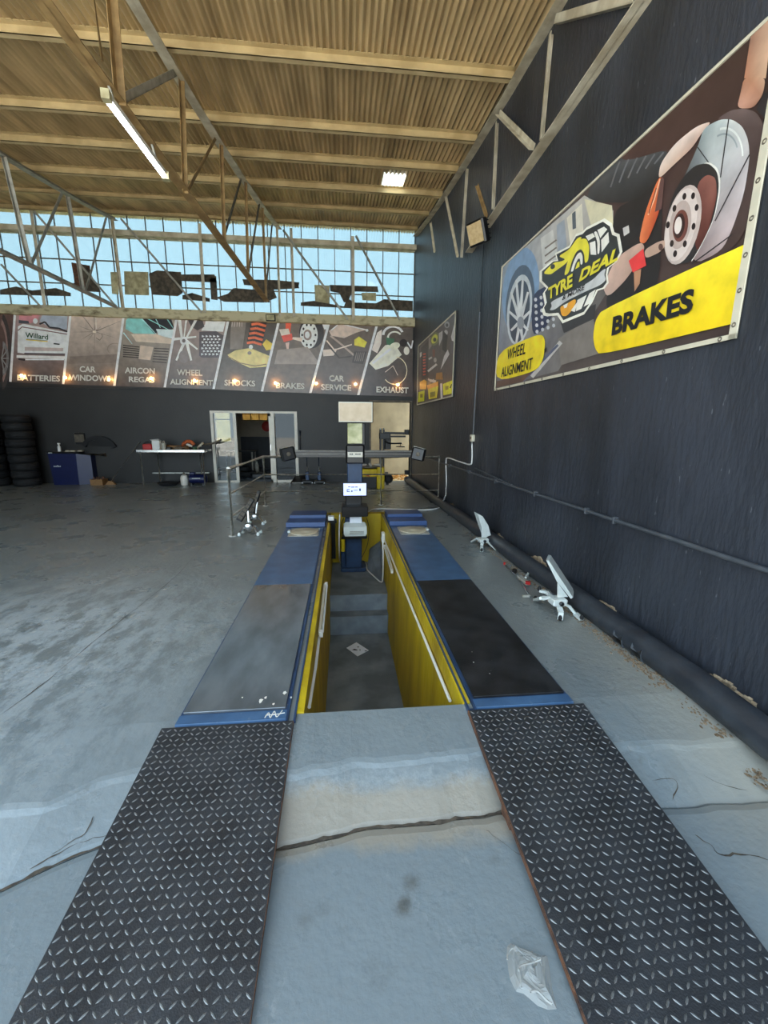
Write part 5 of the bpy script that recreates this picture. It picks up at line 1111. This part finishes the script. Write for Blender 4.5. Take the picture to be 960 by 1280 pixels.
# shop emblem
A.sm = 0
A.zoom(6, 640, 260)
ol = [(240, 800), (228, 760), (250, 720), (235, 640), (262, 600), (212, 548), (212, 475), (300, 398), (340, 392), (325, 342), (430, 288), (480, 200), (530, 182), (560, 150), (690, 85), (745, 122), (762, 188), (800, 203), (822, 330), (780, 405), (722, 450), (712, 500), (720, 560), (690, 602), (640, 618), (600, 705), (540, 792), (380, 858), (342, 800), (270, 806)]
cx_ = sum(p[0] for p in ol)/len(ol); cy_ = sum(p[1] for p in ol)/len(ol)
sh = lambda f: [(cx_+(x-cx_)*f, cy_+(y-cy_)*f) for x, y in ol]
A.poly((244, 240, 226), sh(1.02)); A.poly((58, 60, 60), sh(.955))
A.sm = 2
Ye = (236, 222, 66); Wh = (240, 236, 226)
A.poly(Ye, [(228, 492), (312, 408), (368, 402), (402, 384), (345, 362), (430, 312), (488, 226), (526, 214), (498, 290), (440, 352), (412, 412), (330, 470), (290, 500)]); A.ell((58, 60, 60), 305, 440, 16, 20, 30)
A.poly(Ye, [(388, 510), (416, 400), (458, 312), (520, 228), (560, 232), (580, 290), (572, 395), (546, 418), (540, 340), (516, 306), (480, 330), (448, 400), (424, 490)])
A.poly(Wh, [(438, 480), (462, 400), (490, 344), (516, 330), (530, 360), (530, 420), (514, 428), (510, 380), (496, 380), (474, 420), (460, 474)]); A.poly(Ye, [(474, 460), (490, 410), (506, 400), (506, 440)])
for q in ([(552, 212), (606, 188), (622, 215), (572, 246)], [(582, 262), (624, 246), (632, 352), (590, 350)], [(640, 165), (690, 140), (714, 160), (662, 226)], [(668, 240), (722, 180), (728, 256), (672, 332)], [(612, 182), (634, 172), (660, 240), (656, 340), (640, 350), (640, 250)]): A.poly(Wh, q)
A.poly((206, 206, 206), [(288, 704), (420, 640), (600, 545), (672, 470), (706, 452), (690, 500), (706, 540), (660, 580), (560, 622), (400, 700), (320, 764), (280, 768), (300, 735)])
A.poly((240, 168, 52), [(358, 742), (400, 725), (472, 680), (482, 700), (455, 760), (410, 812), (372, 810)]); A.poly(Wh, [(384, 730), (420, 712), (410, 745), (392, 752)])
for q in ([(490, 690), (560, 652), (520, 756), (478, 775)], [(580, 640), (628, 610), (590, 712), (536, 742)], [(440, 770), (470, 730), (500, 690), (470, 780)]): A.poly(Wh, q)
A.build('print', BG)
def rt_(s, z, LL, LR, UL, m='ink', thick=.012, slant=0.0, par=BG):
    k, ox, oy = z; f = lambda p: RW(p[0]/k+ox, p[1]/k+oy, .034)
    return text_fit(s, 'lettering', m, par, f(LL), f(LR), f(UL), thick, slant)
zR, zL = (2.743, 610, 30), (6, 640, 260)
rt_('BRAKES', zR, (423, 1070), (700, 988), (429, 1004), thick=.045)
rt_('WHEEL', zR, (64, 1152), (127, 1131), (68, 1116), thick=.01); rt_('ALIGNMENT', zR, (44, 1212), (150, 1183), (47, 1178), thick=.01)
mat('emblem_yellow', (240, 226, 66), .4)
rt_('TYRE', zL, (270, 690), (452, 590), (256, 610), 'emblem_yellow', .04, .1); rt_('DEAL', zL, (500, 556), (788, 392), (500, 474), 'emblem_yellow', .04, .1); rt_('& MORE', zL, (374, 694), (540, 612), (372, 662), 'ink', .01, .06)
# ---------------------------------------------------------------- small banner near the corner
kS, oxS, oyS = 9.846, 515, 380
s0, s1, s2, s3 = [RW(x/kS+oxS, y/kS+oyS) for x, y in ((75, 1240), (515, 1155), (92, 512), (563, 78))]
Y0s, Y1s, z0s, z1s = (s1.y+s3.y)/2, min((s0.y+s2.y)/2, 12.2), (s0.z+s1.z)/2, (s2.z+s3.z)/2
BS = thing('parts_banner', 'smaller car parts banner with yellow price tags near the back corner', 'banner', wall_pt((Y0s+Y1s)/2, z0s))
wall_rect(MB(), Y0s, Y1s, z0s, z1s, .002, .03).build('vinyl', 'back_black', BS)
for a, b_, c, d_ in ((Y0s, Y1s, z0s, z0s+.03), (Y0s, Y1s, z1s-.03, z1s), (Y0s, Y0s+.04, z0s, z1s), (Y1s-.04, Y1s, z0s, z1s)): wall_rect(MB(), a, b_, c, d_, .03, .04).build('hem', 'vinyl_edge', BS)
def clampS(x, y, o):
    p = RW(x, y, o); return wall_pt(min(max(p.y, Y0s+.03), Y1s-.03), min(max(p.z, z0s+.02), z1s-.02), o)
A = Art(lambda x, y, o: clampS(x, y, .031+o), gain=1.4, step=.0003); A.zoom(kS, oxS, oyS)
A.poly([(96, 84, 80), (92, 84, 84), (84, 70, 66), (90, 76, 70)], [(92, 512), (563, 78), (515, 1155), (75, 1240)])
A.poly((62, 50, 48), [(110, 540), (200, 450), (200, 900), (120, 950)]); A.poly((150, 136, 134), [(205, 420), (250, 390), (240, 520), (210, 560)])
A.ell((120, 120, 84), 280, 430, 55, 85, 15); A.ell((206, 204, 90), 276, 430, 34, 60, 20); A.ell((70, 72, 66), 280, 440, 20, 26)
A.poly((186, 178, 176), [(330, 360), (375, 330), (372, 420), (335, 520)]); A.ell((150, 148, 150), 430, 255, 32, 42); A.ell((64, 60, 62), 430, 260, 16, 22); A.ell((176, 172, 172), 418, 350, 22, 32); A.poly((44, 40, 42), [(385, 330), (440, 390), (420, 600), (370, 560)]); A.poly((196, 190, 190), [(480, 400), (525, 230), (540, 450), (490, 450)]); A.poly((92, 84, 88), [(470, 460), (545, 450), (540, 600), (470, 600)])
for k in range(8): A.line((206, 84, 54), (135, 620+k*36), (168, 612+k*36), 18)
A.line((206, 200, 198), (195, 830), (305, 740), 26); A.line((186, 178, 176), (205, 680), (245, 655), 22); A.ell((170, 160, 158), 285, 690, 18, 30); A.poly((196, 190, 190), [(350, 810), (395, 640), (440, 560), (460, 620), (420, 690)]); A.poly((120, 66, 50), [(250, 560), (285, 560), (280, 650), (255, 650)])
A.poly((160, 110, 50), [(300, 850), (370, 840), (380, 930), (290, 930)]); A.arc((210, 196, 190), 240, 830, 70, 130, 14, 60, 130); A.poly((214, 196, 186), [(200, 920), (300, 940), (290, 975), (230, 960)])
A.poly((246, 160, 44), [(95, 960), (150, 930), (180, 950), (175, 1050), (100, 1050)]); A.poly((240, 150, 50), [(185, 1000), (325, 950), (320, 1040), (195, 1060)])
A.poly((246, 232, 44), [(80, 1085), (155, 1062), (150, 1195), (72, 1210)]); A.poly((240, 200, 50), [(198, 1050), (325, 1005), (305, 1155), (205, 1175)]); A.poly((246, 214, 44), [(380, 985), (518, 930), (515, 1095), (385, 1125)])
for q in ([(100, 1110), (132, 1105), (130, 1150), (100, 1155)], [(220, 1090), (285, 1075), (282, 1135), (222, 1150)], [(410, 1015), (450, 1005), (448, 1050), (412, 1060)]): A.poly((150, 132, 30), q)
A.line((30, 28, 28), (468, 1035), (488, 985), 16, 10); A.poly((206, 198, 196), [(345, 980), (372, 975), (378, 1170), (352, 1180)])
A.poly((200, 196, 190), [(95, 600), (120, 590), (118, 640), (98, 660)])
A.build('print', BS)
# ================================================================ things along the back wall
def tyre(p, R=.30, w_=.20):
    t = MB(); pr_ = [(-.09, -w_*.42), (-.03, -w_*.5), (.0, -w_*.40), (.012, -w_*.2), (.0, -w_*.17), (.012, -w_*.14), (.012, w_*.14), (.0, w_*.17), (.012, w_*.2), (.0, w_*.40), (-.03, w_*.5), (-.09, w_*.42), (-.10, 0)]
    t.torus(p, R, pr_, 26); return t
tyre_mesh = None
def tyre_stack(px, label, n, grp):
    global tyre_mesh
    base = G(px, 603.5); base.y = min(base.y, YB-.45)
    for k in range(n):
        p = Vector((base.x+random.uniform(-.025, .025), base.y+random.uniform(-.02, .02), .104+k*.2095))
        lb = f'{label}, ' + ('lowest of its stack' if k == 0 else 'topmost of its stack' if k == n-1 else ['', 'second', 'third', 'fourth', 'fifth', 'sixth', 'seventh', 'eighth'][k]+' up from the floor')
        if tyre_mesh is None:
            o = tyre((0, 0, 0)).build('tyre', 'rubber', local=True); tyre_mesh = o
        else: o = tyre_mesh.copy(); COL.objects.link(o)
        o.location = p; tag(o, lb, 'tyre', grp)
tyre_stack(17, 'black tyre in the stack farther from the blue balancer', 9, 'stacked tyres')
tyre_stack(53, 'black tyre in the stack beside the blue balancer', 9, 'stacked tyres')
# wheel balancer
g = G(78, 606); YK = g.y
def K(x, y, d=0): return YP(x, y, YK+d)
x0, x1 = K(63, 590).x, K(97, 590).x; x2 = K(118, 590, .2).x; zt = K(80, 567).z
t = thing('wheel_balancer', 'dark blue wheel balancer with black hood against the back wall', 'balancer', (x0, YK, 0))
MB().loft([[(x0+.05, YK, 0), (x1, YK, 0), (x2, YK+.12, 0), (x2, YK+.5, 0), (x0+.05, YK+.5, 0)], [(x0, YK, zt), (x1+.02, YK, zt), (x2, YK+.12, zt-.06), (x2, YK+.5, zt-.06), (x0, YK+.5, zt)]]).build('cabinet', 'machine_blue', t)
MB().cbox(x0-.03, x1+.06, YK-.03, YK+.52, zt, zt+.05, .02).build('tray', 'black_plastic', t); MB().cbox(x1+.06, x2+.03, YK+.1, YK+.52, zt-.06, zt-.02, .01).build('side_tray', 'black_plastic', t)
for k in range(6): MB().box(K(67.3+k*1.55, 584).x, K(68.3+k*1.55, 584).x, YK-.004, YK+.002, K(70, 583.8).z, K(70, 582.2 if k != 3 else 581.4).z).build('name_mark', 'printer_grey', t)
MB().box(x0+.04, x0+.14, YK-.032, YK-.028, zt+.012, zt+.03).build('tray_label', 'printer_grey', t)
for k, (a, b_) in enumerate(((82, 562), (98, 563.5), (88, 560))): MB().cbox(K(a, b_).x-.06, K(a, b_).x+.06, YK+.05, YK+.15, zt+.05, zt+.085, .01).build('weight_box', 'cream_steel', t)
MB().cbox(K(93, 541, .35).x, K(106.5, 541, .35).x, YK+.3, YK+.36, K(100, 555, .35).z, K(100, 541, .35).z, .015).build('display', 'black_plastic', t)
MB().box(K(94, 541, .35).x, K(105.5, 541, .35).x, YK+.292, YK+.3, K(100, 552.5, .35).z, K(100, 543, .35).z).build('display_face', 'dark_steel', t)
MB().cbox(K(96, 555, .4).x, K(104, 555, .4).x, YK+.35, YK+.45, zt+.05, K(100, 553, .4).z, .01).build('display_post', 'black_plastic', t)
hc_ = K(124, 568, .25); hp = MB(); a0, a1 = math.radians(25), math.radians(150)
out = [(hc_+Vector((math.cos(a)*r, 0, math.sin(a)*r))) for r, rng in ((.52, 1), (.40, -1)) for a in [a0+(a1-a0)*k/12 for k in range(13)][::rng]]
hp.prism(out, (0, .26, 0)); ring = [hc_+Vector((math.cos(a)*.5, .02, math.sin(a)*.5)) for a in [a0+(a1-a0)*k/12 for k in range(13)]]; hp.prism(ring, (0, .02, 0)); hp.build('wheel_hood', 'black_plastic', t)
MB().tube([(x2-.1, YK+.3, zt-.05), (x2+.3, YK+.3, zt-.05)], .05, 12).build('shaft', 'dark_steel', t)
b = K(74, 560, .1); t = thing('spray_bottle', 'white spray bottle standing on the blue balancer', 'bottle', (b.x, YK+.1, zt+.05))
MB().lathe((b.x, YK+.1, zt+.052), [(.035, 0), (.04, .02), (.04, .13), (.018, .17), (.014, .2)], 14).build('bottle', 'white_plastic', t); MB().cbox(b.x-.03, b.x+.045, YK+.085, YK+.115, zt+.245, zt+.28, .008).build('trigger_head', 'white_plastic', t)
# work bench and what lies on it
YW = 11.75
def Q(x, y, d=0): return YP(x, y, YW+d)
bxl, bxr, bzt = Q(170, 563).x, Q(255, 563).x, Q(215, 562.5).z
t = thing('work_bench', 'steel topped work bench by the glazed door', 'bench', (bxl, YW, 0))
MB().box(bxl, bxr, YW, YW+.65, bzt-.06, bzt).build('bench_top', 'chrome', t)
for x, y in ((bxl+.08, YW+.04), (bxl+.3, YW+.58), (bxr-.06, YW+.04), (bxr-.3, YW+.58)): MB().tube([(x, y, 0), (x, y, bzt-.06)], .022, 8).build('leg', 'rail_steel', t)
MB().bar((bxl+.1, YW+.6, .3), (bxr-.1, YW+.6, .3), .03, .03).build('stretcher', 'rail_steel', t)
def lump(nm, label, cat, m, x0, x1, y0, d=.2, dep=.2, parts=(), sh=.02):
    a, b_ = Q(x0, 562, d), Q(x1, 562, d); h = Q(x0, y0, d).z-bzt; h = max(h, .03)
    t = thing(nm, label, cat, ((a.x+b_.x)/2, YW+d, bzt)); MB().cbox(a.x, b_.x, YW+d, YW+d+dep, bzt+.001, bzt+h, min(sh, h*.3, (b_.x-a.x)*.3)).build('body', m, t)
    for q in parts: q(t, a, b_, h)
    return t
hnd = lambda m: (lambda t, a, b_, h: MB().tube(smooth_path([(a.x+.03, a.y+.05, bzt+h-.01), (lerp(a, b_, .35).x, a.y+.05, bzt+h+.05), (lerp(a, b_, .65).x, a.y+.05, bzt+h+.05), (b_.x-.03, a.y+.05, bzt+h-.01)]), .012, 6).build('handle', m, t))
lump('grinder_case', 'red power tool case on the work bench', 'case', 'red_plastic', 178, 190, 555, .15, .2, [hnd('black_plastic')])
wb = lump('parts_box', 'white tilted cardboard box on the work bench', 'box', 'white_plastic', 190, 200, 551, .1, .15, [lambda t, a, b_, h: MB().hexa([(a.x, a.y-.005, bzt+h), (b_.x, a.y-.005, bzt+h), (b_.x, a.y+.15, bzt+h), (a.x, a.y+.15, bzt+h)], [(a.x, a.y-.06, bzt+h+.03), (b_.x, a.y-.06, bzt+h+.05), (b_.x, a.y-.05, bzt+h+.055), (a.x, a.y-.05, bzt+h+.035)]).build('flap', 'white_plastic', t)])
lump('bench_jug', 'grey plastic jug on the work bench next to the white box', 'jug', 'grey_steel', 202, 207, 554, .2, .1, [hnd('grey_steel')])
lump('wood_plank', 'pale wooden plank lying along the back of the work bench', 'plank', 'wood', 204, 235, 557, .45, .12, [lambda t, a, b_, h: MB().box(a.x+.1, a.x+.14, a.y-.004, a.y+.12, bzt+h, bzt+h+.02).build('batten', 'wood', t)])
lump('drill', 'dark power drill lying on the work bench', 'drill', 'black_plastic', 208, 214, 559, .15, .12, [lambda t, a, b_, h: MB().tube([(b_.x-.02, a.y+.05, bzt+h*.6), (b_.x+.08, a.y+.05, bzt+h*.6)], .012).build('chuck', 'chrome', t)])
lump('spanner_tray', 'tray of spanners on the middle of the work bench', 'tray', 'dark_steel', 217, 228, 560, .02, .16, [lambda t, a, b_, h: [MB().bar((a.x+.03+k*.05, a.y+.02, bzt+h+.01), (a.x+.05+k*.05, a.y+.18, bzt+h+.03), .02, .012).build('spanner', 'chrome', t) for k in range(4)]])
lump('green_crate', 'low green crate at the door end of the work bench', 'crate', 'green_bit', 241, 245, 559, .02, .2, [lambda t, a, b_, h: MB().box(a.x-.01, b_.x+.01, a.y-.01, a.y+.0, bzt+h-.02, bzt+h).build('rim', 'green_bit', t)])
for nm, lb, pts, r, m in (('rag', 'crumpled orange brown rag heaped on the work bench', [(228, 557), (232, 552.5), (238, 552), (243, 556)], .05, 'orange_bit'), ('work_glove', 'pale work glove lying on the orange rag', [(233, 555), (237, 556.5), (240, 558)], .03, 'vinyl_white'), ('glove_pair', 'cream glove draped at the door end of the bench', [(247, 560), (251, 556), (254, 553.5)], .03, 'cream_steel'), ('exhaust_pipe', 'dark bent pipe sticking out past the end of the work bench', [(246, 556), (262, 555), (272, 552), (277, 549.5)], .03, 'dark_steel')):
    P = [Q(x, y, .12 if nm == 'glove_pair' else .3) for x, y in pts]; t = thing(nm, lb, 'rag' if nm == 'rag' else 'glove' if 'glove' in nm else 'pipe', P[0])
    MB().tube(smooth_path(P, 5), [r*(1-.35*abs(noise.noise(Vector((k*.9, r*99, 0))))) for k in range(len(smooth_path(P, 5)))], 9).build('body', m, t)
    MB().tube(smooth_path([P[0]+Vector((.02, -.05, -.02)), lerp(P[0], P[1], .5)+Vector((.0, -.07, .0)), P[1]+Vector((.03, -.05, -.03))], 4), r*.55, 7).build('fold' if nm != 'exhaust_pipe' else 'bracket', m, t)
# under the bench
def GZ(x, y): p = G(x, y); p.y = min(p.y, YB-.35); return p
p = Vector((Q(227, 600).x, YW+.2, 0)); t = thing('gas_cylinder', 'small white gas cylinder under the work bench', 'cylinder', p)
MB().lathe(p, [(.08, 0), (.10, .03), (.10, .2), (.08, .27), (.03, .3)], 16).build('shell', 'vinyl_white', t); MB().lathe(p+Vector((0, 0, .3)), [(.03, 0), (.03, .04), (.015, .06)], 10).build('valve', 'dark_steel', t)
xa, xb = Q(231.5, 600).x, Q(256, 600).x; p = Vector(((xa+xb)/2, YW+.25, 0)); t = thing('air_compressor', 'blue portable air tank under the work bench', 'compressor', p)
MB().lathe((xa, p.y, .17), [(.02, 0), (.09, .02), (.13, .06), (.13, xb-xa-.06), (.09, xb-xa-.02), (.02, xb-xa)], 16, (1, 0, 0)).build('tank', 'machine_blue', t)
for k in (.2, .8): MB().box(xa+(xb-xa)*k-.02, xa+(xb-xa)*k+.02, p.y-.1, p.y+.1, 0, .06).build('foot', 'black_plastic', t)
MB().cbox(xa+.05, xa+.2, p.y-.06, p.y+.06, .29, .36, .02).build('pump', 'machine_blue', t); MB().box(p.x-.12, p.x+.1, p.y-.134, p.y-.128, .19, .21).build('name_mark', 'printer_grey', t)
p = Vector((Q(206, 600).x, YW+.2, 0)); t = thing('drain_pan', 'flat black drain pan under the work bench', 'pan', p)
MB().lathe(p, [(.2, 0), (.26, .05), (.27, .09), (.25, .09), (.19, .03)], 22).build('pan', 'rubber', t); MB().tube([p+Vector((.2, 0, .08)), p+Vector((.32, 0, .1))], .02).build('spout', 'rubber', t)
a, b_ = GZ(162, 600), Q(171, 553, .55); b_.y = YB-.04; t = thing('broom', 'thin broom leaning on the back wall beside the work bench', 'broom', (a.x, a.y, 0))
MB().tube([a+Vector((0, 0, .08)), b_], .012, 8).build('handle', 'grey_steel', t); MB().loft([[(a.x-.05, a.y-.03, .1), (a.x+.05, a.y-.03, .1), (a.x+.05, a.y+.03, .1), (a.x-.05, a.y+.03, .1)], [(a.x-.14, a.y-.04, .0), (a.x+.14, a.y-.04, .0), (a.x+.14, a.y+.04, .0), (a.x-.14, a.y+.04, .0)]]).build('bristles', 'wood', t)
p = GZ(149, 600); t = thing('scrap_crate', 'small open crate of brown scrap beside the broom', 'crate', p)
for q in ((-.16, .16, -.14, -.12), (-.16, .16, .12, .14), (-.16, -.14, -.12, .12), (.14, .16, -.12, .12)): MB().box(p.x+q[0], p.x+q[1], p.y+q[2], p.y+q[3], 0, .16).build('side', 'wood', t)
for k in range(5): MB().bar(p+Vector((-.1+k*.05, random.uniform(-.08, .08), .02)), p+Vector((-.12+k*.06, random.uniform(-.08, .08), .22)), .03, .02).build('scrap', 'rust', t)
# trolley jacks standing by the glazed door
for k, (x, nm) in enumerate(((384.5, 'nearer the glazed door'), (399.5, 'farther from the glazed door'))):
    p = G(x, 605); t = thing('bottle_jack', f'dark blue long handled jack with white grip, {nm}', 'jack', p, group='long handled jacks')
    f = lambda xx, yy: YP(xx, yy, p.y)
    MB().cbox(p.x-.16, p.x+.16, p.y-.1, p.y+.25, .03, .12, .03).build('chassis', 'black_plastic', t); MB().cbox(p.x-.05, p.x+.05, p.y-.06, p.y+.06, .1, .36, .02).build('ram', 'blue_dark', t)
    MB().tube([p+Vector((0, 0, .3)), f(x-1.5, 572)+Vector((0, .1, 0))], .018, 8).build('handle', 'blue_dark', t); g_ = f(x-.3, 586.5); MB().tube([g_+Vector((0, -.01, -.06)), g_+Vector((-.005, 0, .07))], .026, 8).build('grip', 'white_plastic', t)
    for s_ in (-.13, .13): MB().lathe(p+Vector((s_-.02, -.05, .04)), [(.04, 0), (.04, .04)], 12, (1, 0, 0)).build('wheel', 'chrome', t)
p = G(371, 604); t = thing('floor_scale', 'flat black tool case on the floor at the glazed door', 'case', p)
MB().hexa([p+Vector(q) for q in ((-.18, -.1, 0), (.2, -.1, 0), (.24, .25, 0), (-.06, .25, 0))], [p+Vector(q) for q in ((-.16, -.08, .05), (.18, -.08, .05), (.22, .23, .2), (-.04, .23, .2))]).build('case', 'black_plastic', t); MB().bar(p+Vector((-.12, -.105, .02)), p+Vector((.14, -.105, .02)), .012, .02).build('edge_strip', 'grey_steel', t)
pb = YP(375, 563, YB-.06); t = thing('wall_pump', 'thin blue rod hanging on the back wall beside the glazed door', 'rod', pb)
MB().tube([pb, YP(375, 538, YB-.06)], .022, 8).build('rod', 'blue_dark', t); MB().bar(YP(375, 545, YB-.03), YP(375, 547, YB-.03), .08, .05).build('hook', 'dark_steel', t)
# tyre changer
g = G(470, 611); YT = g.y
def T_(x, y, d=0): return YP(x, y, YT+d)
x0, x1 = T_(452, 600).x, T_(480.5, 600).x; z1 = T_(470, 586.5).z; x3 = T_(472, 600).x
t = thing('tyre_changer', 'yellow tyre changer with black tower arms beside the open doorway', 'tyre changer', (x0, YT, 0))
MB().cbox(x0, x3, YT, YT+.7, .32, z1, .03).build('cabinet', 'machine_yellow', t); MB().cbox(x0+.02, x3-.01, YT+.06, YT+.68, .0, .34, .02).build('pedal_base', 'black_plastic', t)
MB().cbox(x3-.02, x1, YT-.03, YT+.3, 0, z1+.05, .02).build('side_leg', 'machine_yellow', t)
MB().lathe((x0+.25, YT+.3, z1), [(.1, 0), (.3, .03), (.3, .06), (.1, .08)], 20).build('turntable', 'dark_steel', t)
for k in range(4): MB().bar((x0+.25+.1*math.cos(k*1.57), YT+.3+.1*math.sin(k*1.57), z1+.09), (x0+.25+.28*math.cos(k*1.57), YT+.3+.28*math.sin(k*1.57), z1+.09), .06, .05).build('jaw', 'grey_steel', t)
lg = T_(459.5, 594.5, -.0); MB().prism([lg+Vector(q) for q in ((-.07, -.003, -.03), (0, -.003, .03), (.09, -.003, .05), (.03, -.003, 0), (.08, -.003, -.04), (-.02, -.003, -.01))], (0, .004, 0)).build('emblem', 'red_plastic', t)
xt = T_(478.5, 560, .5).x; ztop = T_(478, 537, .5).z
tw = MB().cbox(xt-.09, xt-.03, YT+.5, YT+.62, z1-.3, ztop, .01).cbox(xt+.0, xt+.05, YT+.5, YT+.62, z1-.3, ztop, .01).build('tower', 'black_plastic', t)
for x in (xt-.06, xt+.025): MB().lathe((x, YT+.56, ztop), [(.02, 0), (.025, .02), (.01, .04)], 10).build('tower_cap', 'printer_grey', tw)
U = lambda x, y: T_(x, y, .5)
MB().cbox(U(474, 545).x, U(488, 545).x, YT+.46, YT+.64, U(480, 549).z, U(480, 541).z, .02).build('carriage', 'black_plastic', t)
MB().bar(U(480, 541.3), U(506, 541.8), .06, .07).build('swing_arm', 'black_plastic', t); MB().bar(U(478, 545.5), U(507, 545.5), .05, .05).build('swing_arm', 'black_plastic', t)
MB().cbox(U(505.5, 540).x, U(511, 540).x, YT+.44, YT+.56, U(508, 543.5).z, U(508, 537).z, .015).build('arm_head', 'black_plastic', t)
MB().tube(smooth_path([U(481, 550), U(486, 554), U(500, 554.2), U(502, 554)]), .022, 8).build('press_arm', 'black_plastic', t); MB().tube([U(500.5, 554), U(500.5, 558)], .015, 8).build('press_rod', 'black_plastic', t)
MB().lathe(U(500.5, 558.8), [(.13, 0), (.12, .02), (.02, .03)], 20, (0, 0, 1)).build('press_disc', 'black_plastic', t); MB().cbox(U(481, 550).x, U(489, 550).x, YT+.52, YT+.62, U(484, 562).z, U(484, 547).z, .02).build('cylinder_box', 'black_plastic', t)
mo = T_(485, 598, .2); MB().lathe(mo+Vector((0, 0, 0)), [(.08, 0), (.13, .02), (.13, .1), (.06, .14)], 16, (0, -1, 0)).build('bead_breaker', 'rubber', t); MB().bar(T_(483, 590, .2), T_(484, 606, .2), .08, .08).build('breaker_arm', 'black_plastic', t)
# speaker-like black box low on the doorway edge
p = wall_pt(10.6, .63, .10); p = PL(508.5, 590.5, WA, WB, .12); t = thing('wall_bracket', 'small black box on the wall by the open doorway', 'box', p)
MB().cbox(p.x-.07, p.x+.07, p.y-.06, p.y+.06, p.z-.07, p.z+.07, .015).build('box', 'black_plastic', t); MB().bar(p, p-WN*.12, .04, .04).build('arm', 'black_plastic', t)
